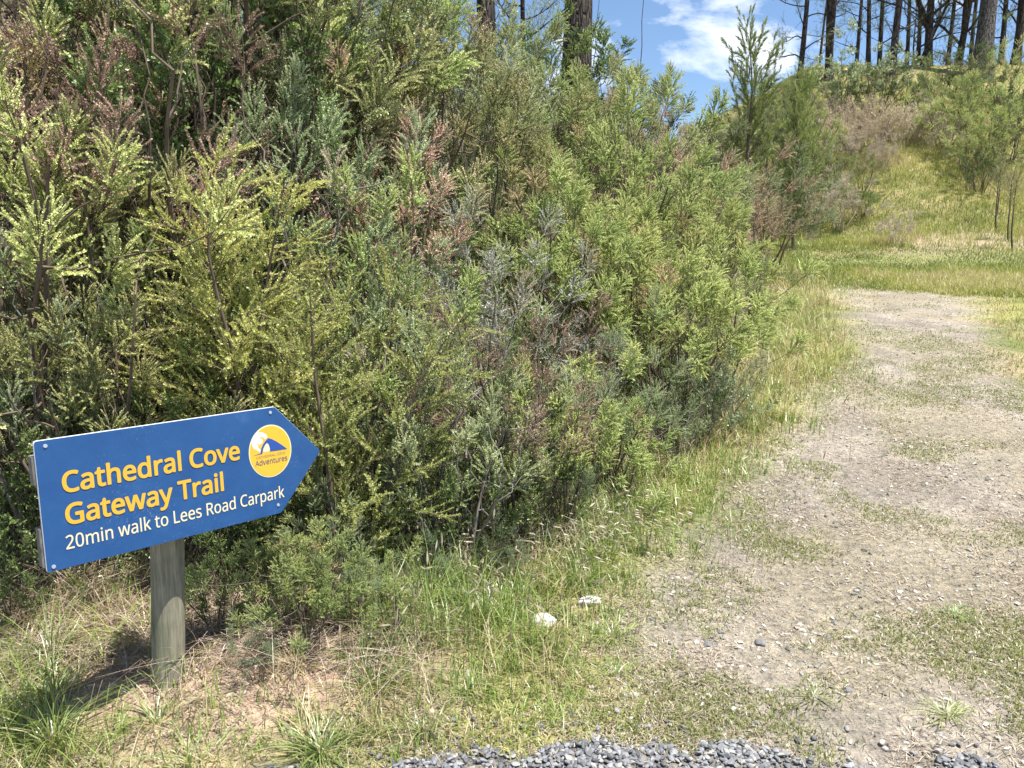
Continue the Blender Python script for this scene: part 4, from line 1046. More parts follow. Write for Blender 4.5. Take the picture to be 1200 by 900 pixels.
def panel_mat():
    m = bpy.data.materials.new('sign_blue'); nt, N, L, out = nodes(m)
    tc = N('ShaderNodeTexCoord'); n = N('ShaderNodeTexNoise', i_Scale=9.0, i_Detail=6.0, i_Roughness=.7); L(tc.outputs['Object'], n.inputs[0])
    r = ramp(N, [(.35, (0.010, 0.062, 0.197)), (.62, (0.014, 0.077, 0.227)), (.8, (0.042, 0.110, 0.272))]); L(n.outputs[0], r.inputs[0])
    n2 = N('ShaderNodeTexNoise', i_Scale=160.0, i_Detail=3.0); L(tc.outputs['Object'], n2.inputs[0])
    r2 = ramp(N, [(.60, (0, 0, 0)), (.72, (1, 1, 1))]); L(n2.outputs[0], r2.inputs[0])
    n3 = N('ShaderNodeTexNoise', i_Scale=5.0, i_Detail=3.0); L(tc.outputs['Object'], n3.inputs[0])
    r3 = ramp(N, [(.48, (.02, .02, .02)), (.68, (.42, .42, .42))]); L(n3.outputs[0], r3.inputs[0])
    mu = N('ShaderNodeMath', operation='MULTIPLY'); L(r2.outputs[0], mu.inputs[0]); L(r3.outputs[0], mu.inputs[1])
    mx = N('ShaderNodeMix', data_type='RGBA'); L(mu.outputs[0], mx.inputs[0]); L(r.outputs[0], mx.inputs[6]); mx.inputs[7].default_value = (.35, .42, .55, 1)
    b = N('ShaderNodeBsdfPrincipled'); L(mx.outputs[2], b.inputs['Base Color'])
    rr = N('ShaderNodeMapRange', n_3=.28, n_4=.5); L(n.outputs[0], rr.inputs[0]); L(rr.outputs[0], b.inputs['Roughness'])
    L(b.outputs[0], out.inputs[0]); return m
SB = panel_mat(); SY = flat_mat('sign_yellow', (.62, .37, .036), .5); SC = flat_mat('sign_cream', (.66, .60, .40), .5)
EDGEM = flat_mat('panel_edge', (.75, .77, .8), .4); BW = wood_mat('weathered_batten', (.13, .12, .105), (.27, .25, .225), scale=25, stretch=1)
BO = flat_mat('bolt_steel', (.55, .6, .7), .35, metal=.6); INK = flat_mat('emblem_ink', (.10, .09, .16), .6); WHT = flat_mat('emblem_white', (.70, .70, .66), .6); EY = flat_mat('emblem_yellow', (.66, .40, .036), .5)
outline = [(0, 0), (.787, 0), (.9705, .196), (.787, .4), (0, .4)]
def rounded(pts, r=.008):
    out = []
    n = len(pts)
    for i in range(n):
        p = np.array(pts[i]); a = np.array(pts[i - 1]) - p; b = np.array(pts[(i + 1) % n]) - p
        a = a / np.linalg.norm(a) * r; b = b / np.linalg.norm(b) * r
        for t in (0, .5, 1): out.append(tuple((p + a) * (1 - t) ** 2 + p * 2 * t * (1 - t) + (p + b) * t * t))
    return out
ol = rounded(outline)
prism('panel', ol, -.008, 0, SB)
prism('panel_edge', [(u * .9995 + (-.0008 if u < .4 else .0008), v * 1.004 - .0012) for u, v in ol], -.0105, -.0012, EDGEM)
prism('batten', [(-.007, .045), (.80, .045), (.80, .135), (-.007, .135)], -.048, -.011, BW, bev=.002)
prism('batten', [(-.007, .265), (.80, .265), (.80, .388), (-.007, .388)], -.048, -.011, BW, bev=.002)
for u, v in ((.029, .017), (.768, .018), (.018, .386), (.775, .368)):
    c = [(u + .0062 * math.cos(a), v + .0062 * math.sin(a)) for a in np.linspace(0, 2 * math.pi, 14)[:-1]]
    o = prism('bolt', c, -.002, .0032, BO, bev=.0012)
# post
def post_mesh():
    r = .056; k = 40; pts = []; rng = np.random.default_rng(8)
    top = O.z - .022; zs = np.linspace(-.25, top - pz - .018, k)
    # the post stands behind the battens
    cx = W3(.43, .2, -.048 - r - .002); ctop = Vector((cx.x, cx.y)) - post_xy
    P = np.array([[ctop.x * z_ / 0.95 if z_ > 0 else 0, ctop.y * z_ / 0.95 if z_ > 0 else 0, z_] for z_ in zs])
    P = np.concatenate([P, P[-1:] + [[0, 0, .009]], P[-1:] + [[0, 0, .015]], P[-1:] + [[0, 0, .018]]])
    rr = np.concatenate([np.full(k, r), [r * .93, r * .75, .002]])
    V, F = tube(P, rr, 28)
    V[:, 0] += .002 * vnoise(V[:, 2] * .3, V[:, 0], .05, 3, 2); V[:, 1] += .002 * vnoise(V[:, 2] * .3, V[:, 1], .05, 4, 2)
    m = bpy.data.materials.new('weathered_post'); nt, N, L, out = nodes(m)
    tc = N('ShaderNodeTexCoord'); mp = N('ShaderNodeMapping'); mp.inputs['Scale'].default_value = (1, 1, .06); L(tc.outputs['Object'], mp.inputs[0])
    n = N('ShaderNodeTexNoise', i_Scale=70.0, i_Detail=8.0, i_Roughness=.7); L(mp.outputs[0], n.inputs[0])
    n2 = N('ShaderNodeTexNoise', i_Scale=7.0, i_Detail=4.0); L(tc.outputs['Object'], n2.inputs[0])
    r1 = ramp(N, [(.3, (.12, .115, .085)), (.55, (.27, .255, .205)), (.75, (.40, .385, .33))]); L(n.outputs[0], r1.inputs[0])
    r2 = ramp(N, [(.35, (.75, .78, .68)), (.65, (1.15, 1.1, 1.05))]); L(n2.outputs[0], r2.inputs[0])
    mx = N('ShaderNodeMix', data_type='RGBA', blend_type='MULTIPLY'); mx.inputs[0].default_value = 1; L(r1.outputs[0], mx.inputs[6]); L(r2.outputs[0], mx.inputs[7])
    b = N('ShaderNodeBsdfPrincipled', i_Roughness=.9); b.inputs['Specular IOR Level'].default_value = .2; L(mx.outputs[2], b.inputs['Base Color'])
    bp = N('ShaderNodeBump', i_Strength=.5, i_Distance=.004); L(n.outputs[0], bp.inputs['Height']); L(bp.outputs[0], b.inputs['Normal']); L(b.outputs[0], out.inputs[0])
    link('post', np_mesh('post', V, F, m, smooth=True), sign)
post_mesh()

GLYPHS = {'0':(459,[[419,349,419,287,419,241,416,199,409,163,402,126,391,96,376,70,360,45,341,25,316,12,292,-1,263,-8,229,-8,186,-8,150,4,122,27,94,51,73,85,60,129,46,173,39,226,39,287,39,349,46,402,58,446,71,490,91,523,119,547,146,570,183,581,229,581,271,581,307,570,335,547,364,523,385,490,399,446,412,402],[110,339,110,287,110,235,114,191,121,156,129,122,142,96,159,78,177,61,200,52,229,52,257,52,281,61,298,78,315,95,328,121,336,156,344,191,348,235,348,287,348,339,344,383,336,417,328,452,315,478,298,495,281,513,257,521,229,521,200,521,177,513,159,495,142,478,129,452,121,417,114,383]]),'2':(459,[[417,21,417,0,291,0,165,0,38,0,38,20,38,39,38,59,88,109,138,160,188,210,217,239,242,265,261,287,281,310,296,332,306,353,316,375,322,399,322,424,322,456,312,480,294,496,275,512,250,520,221,520,193,520,168,516,147,506,126,496,105,483,83,466,70,482,57,497,45,513,60,526,76,538,94,548,112,558,132,566,153,572,174,578,196,581,221,581,256,581,287,574,313,562,338,550,358,532,372,510,387,487,394,460,394,428,394,398,388,370,375,344,363,318,346,292,324,267,302,241,276,214,247,185,207,146,167,107,128,67,128,66,128,65,128,64,224,64,321,64,417,64,417,43]]),'A':(512,[[462,0,437,0,414,59,391,118,368,177,292,177,217,177,141,177,118,118,96,59,73,0,49,0,24,0,0,0,75,192,149,383,224,575,245,575,267,575,289,575,363,383,437,192,512,0,487,0],[304,357,282,415,281,419,278,427,274,438,271,449,267,461,263,473,260,485,257,494,255,500,252,490,250,479,247,468,244,457,241,447,238,438,235,429,232,421,230,415,209,357,187,299,165,241,226,241,286,241,346,241,325,299]]),'C':(507,[[349,517,323,517,293,517,265,512,241,502,216,491,195,476,178,456,161,436,148,412,139,383,130,354,125,322,125,286,125,239,132,198,147,164,162,129,184,102,213,83,242,65,279,55,322,55,348,55,371,57,394,62,416,66,438,71,460,78,460,57,460,36,460,15,438,7,416,1,393,-2,371,-6,343,-8,312,-8,254,-8,205,4,166,28,127,52,98,86,78,131,59,175,49,227,49,287,49,330,55,370,67,406,79,442,97,473,120,499,143,525,172,545,206,559,240,574,280,581,324,581,353,581,382,578,409,572,436,566,461,558,482,547,472,527,463,506,453,486,435,494,416,501,394,508,372,514]]),'D':(585,[[536,353,536,292,536,228,525,174,501,131,477,87,443,55,399,33,354,11,300,0,237,0,184,0,131,0,78,0,78,191,78,382,78,573,137,573,195,573,254,573,312,573,362,562,404,540,446,519,479,488,502,446,525,405],[460,214,460,289,460,340,452,382,435,415,418,447,394,471,361,487,329,503,290,511,244,511,213,511,181,511,150,511,150,361,150,211,150,62,176,62,202,62,228,62,305,62,363,81,402,119,441,157]]),'E':(446,[[398,21,398,0,291,0,184,0,78,0,78,191,78,382,78,573,184,573,291,573,398,573,398,551,398,530,398,509,315,509,233,509,150,509,150,450,150,390,150,330,228,330,306,330,383,330,383,310,383,289,383,268,306,268,228,268,150,268,150,200,150,132,150,63,233,63,315,63,398,63,398,42]]),'G':(584,[[326,281,326,302,392,302,458,302,524,302,524,209,524,115,524,22,493,11,462,4,431,-1,399,-6,363,-8,323,-8,264,-8,214,4,173,28,133,51,102,85,81,130,59,174,49,226,49,286,49,346,61,398,84,442,108,486,142,520,186,544,230,568,283,581,346,581,378,581,408,578,437,572,465,566,492,558,516,547,507,526,498,505,489,484,469,493,446,501,421,508,395,514,369,517,342,517,296,517,257,508,225,489,192,470,167,444,150,409,133,375,124,334,124,286,124,241,132,201,146,166,161,131,184,103,216,84,247,64,289,55,340,55,365,55,387,56,404,59,422,61,438,64,452,68,452,125,452,182,452,238,410,238,368,238,326,238,326,260]]),'H':(594,[[516,191,516,0,492,0,468,0,443,0,443,89,443,178,443,267,346,267,248,267,150,267,150,178,150,89,150,0,126,0,102,0,78,0,78,191,78,382,78,573,102,573,126,573,150,573,150,492,150,411,150,330,248,330,346,330,443,330,443,411,443,492,443,573,468,573,492,573,516,573,516,382]]),'L':(420,[[185,0,78,0,78,191,78,382,78,573,102,573,126,573,150,573,150,403,150,234,150,64,233,64,317,64,400,64,400,43,400,21,400,0,293,0]]),'O':(626,[[577,346,577,287,577,243,572,202,561,166,549,130,533,99,510,73,488,47,461,27,428,13,395,-1,357,-8,314,-8,269,-8,230,-1,196,13,163,27,136,47,114,73,92,99,76,130,65,167,54,203,49,244,49,288,49,347,59,398,78,442,97,486,126,520,166,545,205,569,254,581,314,581,372,581,420,569,459,545,498,521,527,486,547,442,567,398],[125,335,125,287,125,239,132,198,145,163,159,128,179,101,207,83,235,64,271,55,314,55,357,55,392,64,420,83,447,101,468,128,481,163,495,198,501,239,501,287,501,359,486,416,456,457,426,498,379,518,314,518,271,518,235,509,207,490,179,472,159,445,145,411,132,377]]),'R':(499,[[183,573,236,573,283,573,323,567,353,555,384,543,407,524,422,500,437,476,444,446,444,410,444,379,439,354,427,334,416,313,402,297,385,285,367,273,349,264,330,257,382,171,434,86,487,0,459,0,431,0,403,0,356,79,310,158,264,237,226,237,188,237,150,237,150,158,150,79,150,0,126,0,102,0,78,0,78,191,78,382,78,573,130,573],[263,510,232,510,204,510,177,510,150,510,150,439,150,368,150,298,179,298,207,298,236,298,282,298,316,307,338,325,359,344,370,371,370,407,370,432,365,452,355,467,345,482,330,493,310,500,289,507]]),'T':(446,[[259,170,259,0,235,0,211,0,187,0,187,170,187,339,187,509,127,509,68,509,8,509,8,530,8,551,8,573,151,573,294,573,437,573,437,551,437,530,437,509,378,509,318,509,259,509,259,339]]),'V':(481,[[456,573,481,573,413,382,345,191,277,0,253,0,229,0,204,0,136,191,68,382,0,573,25,573,50,573,75,573,118,450,161,328,204,205,210,190,215,175,220,160,224,146,228,132,231,119,235,106,238,93,241,80,243,93,246,106,250,119,253,133,257,147,262,161,266,176,271,191,277,207,319,329,362,451,405,573,430,573]]),'a':(450,[[203,437,231,437,283,437,322,426,347,403,372,380,385,343,385,293,385,195,385,98,385,0,368,0,351,0,334,0,329,20,325,41,320,61,319,61,318,61,317,61,304,45,292,32,279,22,266,12,251,4,234,-1,217,-6,196,-8,172,-8,147,-8,124,-3,103,6,82,15,66,29,55,48,43,67,37,91,37,119,37,162,54,195,87,219,121,242,173,254,243,257,267,257,292,258,316,259,316,268,316,276,316,285,316,321,308,345,293,359,277,373,255,380,227,380,204,380,183,377,163,370,142,363,123,356,106,347,99,365,91,383,84,400,103,410,125,419,151,426,176,433],[273,209,252,208,198,206,161,197,141,182,120,167,110,146,110,119,110,95,117,77,132,66,147,55,165,49,188,49,225,49,255,59,279,79,303,99,315,130,315,172,315,184,315,197,315,210,294,209]]),'d':(493,[[243,-8,221,-8,167,-8,124,11,92,48,60,85,44,140,44,214,44,288,60,344,93,381,125,419,168,438,221,438,244,438,263,435,280,429,296,424,311,416,323,407,335,397,346,386,354,374,356,374,358,374,359,374,359,381,358,392,356,405,355,419,354,430,354,438,354,495,354,552,354,609,378,609,401,609,425,609,425,406,425,203,425,0,406,0,387,0,368,0,365,19,361,38,358,58,357,58,356,58,354,58,346,45,335,34,323,24,311,15,296,7,279,1,263,-5],[193,51,232,51,277,51,309,63,328,88,346,113,355,150,355,200,355,205,355,209,355,213,355,267,346,308,329,336,311,365,279,379,231,379,193,379,165,364,146,334,127,304,117,263,117,213,117,161,127,121,146,93,165,65]]),'e':(452,[[196,438,234,438,271,438,303,430,329,414,356,398,376,375,390,346,404,317,411,283,411,244,411,230,411,215,411,201,313,201,215,201,117,201,118,153,131,116,154,90,178,65,211,52,254,52,281,52,306,55,327,60,348,65,370,72,392,82,392,61,392,41,392,20,370,10,349,3,327,-1,306,-6,280,-8,251,-8,210,-8,174,0,143,17,112,33,88,58,70,91,53,124,44,164,44,212,44,259,52,299,68,333,84,366,106,392,134,411,163,429],[257,380,233,380,200,380,173,369,154,348,134,326,122,296,119,257,192,257,265,257,338,257,338,282,334,303,326,322,319,340,308,354,292,364,277,375]]),'h':(496,[[139,490,139,431,139,420,138,410,138,399,137,389,136,379,135,370,136,370,138,370,140,370,149,385,160,398,174,407,188,417,203,424,221,429,238,435,255,437,273,437,308,437,337,432,360,421,384,410,401,393,413,370,425,347,431,317,431,280,431,187,431,93,431,0,407,0,384,0,361,0,361,92,361,183,361,275,361,310,353,336,338,353,322,370,298,379,265,379,233,379,207,372,189,360,171,348,158,331,150,308,143,284,139,256,139,222,139,148,139,74,139,0,115,0,92,0,68,0,68,203,68,406,68,609,92,609,115,609,139,609,139,550]]),'i':(207,[[115,430,139,430,139,287,139,143,139,0,115,0,92,0,68,0,68,143,68,287,68,430,92,430],[92,591,104,591,115,591,124,587,133,580,141,573,145,562,145,546,145,531,141,520,133,512,124,505,115,501,104,501,92,501,83,505,75,512,67,520,63,531,63,546,63,562,67,573,75,580,83,587]]),'k':(428,[[138,397,138,291,138,283,138,271,137,257,136,244,135,231,135,221,136,221,137,221,138,221,141,226,146,232,152,240,159,248,165,256,172,264,179,273,184,279,189,285,235,333,281,381,326,430,354,430,381,430,409,430,351,369,293,307,235,246,297,164,359,82,421,0,393,0,364,0,336,0,286,67,237,134,187,200,171,186,154,172,138,158,138,105,138,53,138,0,115,0,91,0,68,0,68,203,68,406,68,609,91,609,115,609,138,609,138,503]]),'l':(207,[[139,203,139,0,115,0,92,0,68,0,68,203,68,406,68,609,92,609,115,609,139,609,139,406]]),'m':(750,[[512,438,540,438,588,438,625,425,649,401,673,376,685,335,685,280,685,187,685,93,685,0,662,0,638,0,615,0,615,92,615,184,615,277,615,310,608,336,594,353,580,370,558,379,528,379,486,379,456,366,438,342,420,318,411,283,411,237,411,158,411,79,411,0,388,0,365,0,342,0,342,92,342,184,342,277,342,299,338,318,332,333,326,348,316,360,303,367,290,375,274,379,253,379,225,379,202,372,185,360,169,348,157,331,150,308,142,285,139,257,139,223,139,149,139,74,139,0,115,0,92,0,68,0,68,143,68,287,68,430,87,430,106,430,125,430,129,410,132,391,136,371,137,371,138,371,140,371,149,386,160,399,173,409,186,418,200,426,217,431,233,435,249,438,266,438,299,438,327,432,349,420,371,408,388,390,398,366,399,366,400,366,402,366,416,390,436,408,461,420,486,432]]),'n':(496,[[257,438,275,438,326,438,365,425,391,401,418,376,431,335,431,280,431,187,431,93,431,0,407,0,384,0,361,0,361,92,361,183,361,275,361,310,353,336,338,353,322,370,298,379,265,379,217,379,184,365,166,338,148,312,139,273,139,223,139,149,139,74,139,0,115,0,92,0,68,0,68,143,68,287,68,430,87,430,106,430,125,430,129,410,132,391,136,371,137,371,138,371,140,371,149,386,161,399,175,409,189,418,205,426,222,431,239,435]]),'o':(485,[[442,263,442,216,442,180,437,148,428,121,418,93,405,70,388,51,370,31,349,17,324,7,300,-3,272,-8,241,-8,213,-8,187,-3,163,7,139,17,118,31,100,51,83,70,69,93,59,121,49,148,44,180,44,216,44,263,52,304,68,336,84,369,107,394,137,412,167,429,203,438,244,438,283,438,317,429,347,412,377,394,400,369,417,336,433,304],[117,267,117,216,117,182,121,153,130,128,139,103,153,84,172,71,190,57,214,51,243,51,272,51,296,57,314,71,333,84,347,103,356,128,364,153,369,182,369,216,369,250,364,279,355,303,346,327,332,346,314,359,296,372,272,379,242,379,198,379,167,364,147,335,127,306]]),'p':(493,[[250,438,273,438,326,438,368,419,401,383,433,346,449,290,449,216,449,167,442,126,427,93,412,59,392,34,365,17,339,0,308,-8,272,-8,250,-8,230,-5,213,1,196,7,182,14,170,24,158,33,147,43,139,55,137,55,136,55,134,55,135,45,136,34,137,20,138,6,139,-6,139,-16,139,-75,139,-134,139,-192,115,-192,92,-192,68,-192,68,15,68,222,68,430,87,430,107,430,126,430,129,410,132,391,136,371,137,371,138,371,139,371,147,384,158,395,170,405,182,415,196,423,213,429,230,435],[299,379,260,379,231,379,208,373,190,362,172,351,160,335,152,313,144,291,139,263,139,229,139,225,139,220,139,216,139,180,142,150,150,126,157,101,170,83,188,70,206,57,230,51,261,51,288,51,309,58,326,72,343,87,355,106,364,131,372,156,376,184,376,217,376,266,367,305,348,334,329,364]]),'r':(331,[[249,438,269,438,277,438,285,437,295,437,304,436,312,435,319,433,316,411,313,390,310,368,303,370,296,371,287,372,279,373,271,374,264,374,247,374,231,370,217,363,202,356,188,347,176,334,165,321,155,306,149,289,142,271,139,251,139,229,139,153,139,76,139,0,115,0,92,0,68,0,68,143,68,287,68,430,87,430,107,430,126,430,129,404,131,377,134,351,135,351,136,351,137,351,146,367,157,382,170,395,183,408,198,418,214,426,231,434]]),'s':(384,[[348,142,348,119,348,91,341,68,327,49,313,30,294,16,268,6,242,-3,212,-8,176,-8,146,-8,121,-6,99,-1,77,4,58,11,42,19,42,41,42,62,42,83,59,75,80,67,104,60,128,53,153,49,178,49,214,49,240,55,256,66,272,78,280,93,280,112,280,123,277,133,271,141,265,150,255,158,239,167,224,175,202,185,174,196,146,206,122,217,103,228,83,238,68,251,57,266,46,281,41,300,41,324,41,360,56,388,85,408,115,428,154,438,202,438,228,438,253,435,275,430,298,425,319,418,339,409,331,390,323,372,315,353,297,360,278,367,258,372,238,377,218,380,197,380,168,380,146,375,131,366,116,357,108,344,108,328,108,316,112,306,119,298,126,290,137,282,154,274,170,266,191,256,219,246,246,236,269,226,289,215,308,204,323,191,333,176,343,161]]),'t':(289,[[192,50,212,50,222,50,233,51,245,53,256,54,265,56,272,59,272,41,272,23,272,5,264,1,254,-2,240,-4,226,-7,213,-8,200,-8,177,-8,157,-4,138,4,119,11,103,25,91,44,80,63,74,90,74,125,74,209,74,292,74,375,53,375,33,375,13,375,13,387,13,398,13,409,33,418,54,428,75,437,84,468,93,498,103,528,117,528,130,528,144,528,144,496,144,463,144,430,186,430,227,430,269,430,269,412,269,393,269,375,227,375,186,375,144,375,144,292,144,210,144,127,144,101,151,81,163,69,176,56]]),'u':(496,[[404,430,427,430,427,287,427,143,427,0,408,0,389,0,370,0,366,19,363,38,359,57,358,57,357,57,356,57,347,42,335,30,321,20,306,10,291,3,273,-1,256,-6,238,-8,220,-8,186,-8,157,-3,134,8,110,19,93,36,81,59,69,82,63,112,63,148,63,242,63,336,63,430,87,430,111,430,135,430,135,338,135,245,135,153,135,119,142,93,158,76,173,59,198,51,230,51,262,51,287,57,306,69,324,81,337,98,345,121,353,145,357,173,357,206,357,281,357,355,357,430,380,430]]),'v':(407,[[190,0,163,0,109,143,54,287,0,430,25,430,50,430,75,430,106,345,136,261,167,176,171,165,176,152,180,137,185,123,190,109,193,96,197,83,200,72,201,63,202,63,203,63,204,63,207,72,210,83,214,96,218,110,222,123,227,138,232,152,237,165,241,176,271,261,302,345,332,430,357,430,382,430,407,430,353,287,298,143,244,0,217,0]]),'w':(630,[[370,162,346,243,342,254,339,265,336,276,333,287,330,298,328,308,325,317,323,327,321,335,319,344,317,351,316,357,315,357,314,357,313,357,312,351,310,344,308,335,306,327,304,317,302,307,300,297,297,286,294,275,291,265,288,253,284,242,258,162,233,81,207,1,180,1,153,1,127,1,87,144,48,287,9,431,33,431,57,431,82,431,102,354,121,278,141,201,145,186,149,170,153,154,157,139,160,124,163,109,166,95,168,83,169,73,170,73,171,73,172,73,174,79,176,87,178,97,180,107,182,117,185,128,187,138,190,149,193,160,196,170,199,180,201,188,227,269,252,350,277,431,303,431,329,431,354,431,379,350,404,269,428,188,432,176,436,163,440,149,444,135,447,122,451,109,454,96,456,84,457,74,458,74,459,74,460,74,461,83,463,94,466,108,469,121,473,136,477,153,481,169,485,185,489,201,509,278,529,354,549,431,573,431,597,431,621,431,582,287,542,144,502,1,474,1,447,1,419,1,395,82]]),'y':(409,[[59,286,1,430,26,430,51,430,76,430,107,348,138,267,169,185,175,171,179,157,184,144,189,130,193,117,196,105,200,92,203,80,205,68,206,68,207,68,209,68,212,82,217,99,224,121,231,142,238,164,245,186,275,267,304,349,333,430,358,430,384,430,409,430,347,267,285,104,224,-59,214,-86,202,-109,188,-130,174,-150,158,-165,138,-176,119,-187,95,-192,67,-192,55,-192,43,-192,34,-190,24,-189,16,-188,9,-186,9,-167,9,-149,9,-130,15,-131,22,-132,30,-133,38,-134,47,-135,56,-135,73,-135,87,-132,99,-126,111,-119,121,-111,130,-99,138,-88,146,-74,152,-59,159,-40,167,-21,174,-2,116,142]])}
def text_mesh(s, u0, u1, base, size, off, mat, name, w=.0012, slope=0.0, parent=sign, thick=.0006):
    """lettering cut from outlines: s fitted between u0 and u1 on the baseline"""
    xs = []; x = 0
    for ch in s:
        xs.append(x); x += .208 if ch == ' ' else GLYPHS[ch][0] / 1000
    fx = (u1 - u0) / x
    cu = bpy.data.curves.new(name, 'CURVE'); cu.dimensions = '2D'; cu.fill_mode = 'BOTH'; cu.resolution_u = 6
    for ch, gx in zip(s, xs):
        if ch == ' ': continue
        for sp in GLYPHS[ch][1]:
            q = np.array(sp, float).reshape(-1, 3, 2) / 1000
            b = cu.splines.new('BEZIER'); b.bezier_points.add(len(q) - 1); b.use_cyclic_u = True
            for p, (hl, c, hr) in zip(b.bezier_points, q):
                p.handle_left = (hl[0] + gx, hl[1], 0); p.co = (c[0] + gx, c[1], 0); p.handle_right = (hr[0] + gx, hr[1], 0)
    cu.extrude = 0
    to = bpy.data.objects.new('tmp', cu); COL.objects.link(to)
    dg = bpy.context.evaluated_depsgraph_get(); me = bpy.data.meshes.new_from_object(to.evaluated_get(dg))
    bpy.data.objects.remove(to); bpy.data.curves.remove(cu)
    C0 = np.array([v.co[:2] for v in me.vertices]); T0 = [tuple(p.vertices) for p in me.polygons]; bpy.data.meshes.remove(me)
    # a heavier weight: the outline laid over itself a hair apart all round
    sh = [(0, 0)] + [(off * q * math.cos(a), off * q * math.sin(a)) for q in ((1,) if off < .015 else (.5, 1)) for a in np.linspace(0, 2 * math.pi, 9 if off < .015 else 15)[:-1]]
    V = []; F = []
    for k, (dx, dy) in enumerate(sh):
        for x_, y_ in C0: V.append(local(W3(u0 + (x_ + dx * size / fx) * fx, base - (y_ + dy) * size, w + .00003 * k)))
        F += [tuple(i + k * len(C0) for i in f) for f in T0]
    me = bpy.data.meshes.new(name); me.from_pydata(V, [], F); me.materials.append(mat); me.update()
    return link(name, me, parent)
T1 = text_mesh('Cathedral Cove', .060, .640, .167, .108, .022, SY, 'lettering')
T2 = text_mesh('Gateway Trail', .060, .574, .267, .108, .022, SY, 'lettering')
T3 = text_mesh('20min walk to Lees Road Carpark', .055, .803, .343, .074, .006, SC, 'lettering')
# emblem
cu_, cv_, ru, rv = .7585, .160, .0865, .0975
disc = prism('emblem', [(cu_ + ru * math.cos(a), cv_ + rv * math.sin(a)) for a in np.linspace(0, 2 * math.pi, 65)[:-1]], .0002, .0010, SC)
prism('emblem_disc', [(cu_ + ru * .955 * math.cos(a), cv_ + rv * .955 * math.sin(a)) for a in np.linspace(0, 2 * math.pi, 65)[:-1]], .0008, .0016, EY, parent=disc)
prism('cliff_mark', [(0.6914, 0.1650), (0.7173, 0.1612), (0.7212, 0.1457), (0.73, 0.1303), (0.74, 0.1192), (0.7521, 0.1106), (0.7656, 0.1162), (0.7834, 0.1277), (0.8057, 0.1452), (0.8265, 0.1634),
      (0.7904, 0.1627), (0.7555, 0.1609), (0.7563, 0.1475), (0.7527, 0.1341), (0.7454, 0.1265), (0.7366, 0.1343), (0.7288, 0.147), (0.7256, 0.1605), (.7240, .1640)], .0012, .0024, flat_mat('emblem_blue', (.02, .07, .30), .5), parent=disc)
prism('arch_mark', [(.7285, .1600), (.7300, .1475), (.7374, .1352), (.7454, .1280), (.7520, .1345), (.7553, .1475), (.7545, .1605)], .0012, .0021, SC, parent=disc)
ang = np.linspace(0, 1, 30)
outer = [(.7190 + (.0330) * math.cos(a), .1190 + (.0350) * math.sin(a)) for a in np.linspace(2.35, 5.9, 24)]
inner = [(.7225 + (.0165) * math.cos(a), .1205 + (.0185) * math.sin(a)) for a in np.linspace(5.9, 2.2, 24)]
prism('wave_mark', outer + inner, .0012, .0020, WHT, parent=disc)
tail = [(.7175 + .012 * math.cos(a), .1170 + .012 * math.sin(a)) for a in np.linspace(0, 2 * math.pi, 20)[:-1]]
prism('wave_curl_mark', [(.6935, .137), (.700, .1405), (.7080, .1395), (.7185, .1480), (.7160, .1570), (.7040, .1480)], .0012, .0019, WHT, parent=disc)
prism('wave_crest_mark', tail, .0012, .0020, WHT, parent=disc)
text_mesh('CATHEDRAL COVE', .6990, .8170, .1800, .0150, .004, flat_mat('emblem_small_ink', (.35, .25, .16), .6), 'emblem_lettering', w=.0022, parent=disc, thick=.0003)
text_mesh('Adventures', .6940, .8250, .2060, .0340, .006, INK, 'emblem_lettering', w=.0022, parent=disc, thick=.0003)

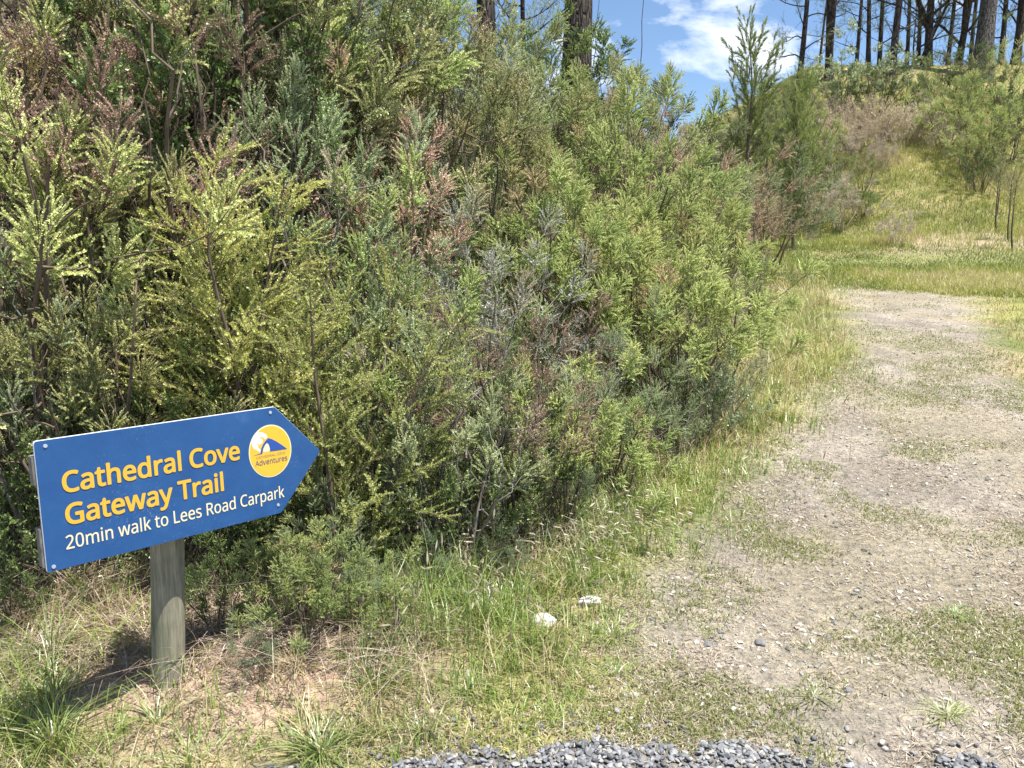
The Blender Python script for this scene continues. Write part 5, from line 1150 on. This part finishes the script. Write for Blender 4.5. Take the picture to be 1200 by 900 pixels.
# ------------------------------------------------------------------ sky, sun, camera
SUN = Vector((.31, -.17, .935)).normalized()
elev = math.asin(SUN.z); azm = math.atan2(SUN.x, SUN.y)
w = bpy.data.worlds.new('World'); scene.world = w; w.use_nodes = True; nt = w.node_tree; nt.nodes.clear()
out = nt.nodes.new('ShaderNodeOutputWorld'); bg = nt.nodes.new('ShaderNodeBackground'); sky = nt.nodes.new('ShaderNodeTexSky')
sky.sky_type = 'NISHITA'; sky.sun_disc = False; sky.sun_elevation = elev; sky.sun_rotation = azm; sky.air_density = 1.0; sky.dust_density = .05; sky.ozone_density = 4.5
tc = nt.nodes.new('ShaderNodeTexCoord'); mp = nt.nodes.new('ShaderNodeMapping'); mp.inputs['Scale'].default_value = (1, 1, 1.6); mp.inputs['Location'].default_value = CLOUD_LOC = (0.0, 0.0, 0.0)
nz = nt.nodes.new('ShaderNodeTexNoise'); nz.inputs['Scale'].default_value = 5.0; nz.inputs['Detail'].default_value = 9; nz.inputs['Roughness'].default_value = .58; nz.inputs['Distortion'].default_value = .3
rp = nt.nodes.new('ShaderNodeValToRGB'); rp.color_ramp.elements[0].position = .545; rp.color_ramp.elements[1].position = .70
mx = nt.nodes.new('ShaderNodeMix'); mx.data_type = 'RGBA'; mx.inputs[7].default_value = (9.2, 9.4, 9.8, 1)
Lk = nt.links.new
Lk(tc.outputs['Generated'], mp.inputs[0]); Lk(mp.outputs[0], nz.inputs[0]); Lk(nz.outputs[0], rp.inputs[0]); Lk(rp.outputs[0], mx.inputs[0]); Lk(sky.outputs[0], mx.inputs[6]); Lk(mx.outputs[2], bg.inputs[0])
bg.inputs[1].default_value = .085; Lk(bg.outputs[0], out.inputs[0])
sl = bpy.data.lights.new('sun', 'SUN'); sl.energy = 5.0; sl.angle = R(.53); sl.color = (1, .955, .88)
so = bpy.data.objects.new('sun', sl); COL.objects.link(so); so.rotation_euler = SUN.to_track_quat('Z', 'Y').to_euler(); so.location = SUN * 60

cam = bpy.data.cameras.new('camera'); co = bpy.data.objects.new('camera', cam); COL.objects.link(co); scene.camera = co
co.location = (0, 0, CAM_H); co.rotation_euler = (math.pi / 2 - PITCH, 0, 0)
cam.sensor_width = 36; cam.lens = 903 / 1200 * 36; cam.clip_end = 3000; cam.clip_start = .02
scene.render.resolution_x = 1024; scene.render.resolution_y = 768
vs = scene.view_settings; vs.view_transform = 'Standard'; vs.look = 'None'; vs.gamma = 1; vs.use_curve_mapping = False; vs.exposure = 1.1
scene.cycles.max_bounces = 3; scene.cycles.transmission_bounces = 2; scene.cycles.diffuse_bounces = 2; scene.cycles.glossy_bounces = 2
scene.render.film_transparent = False
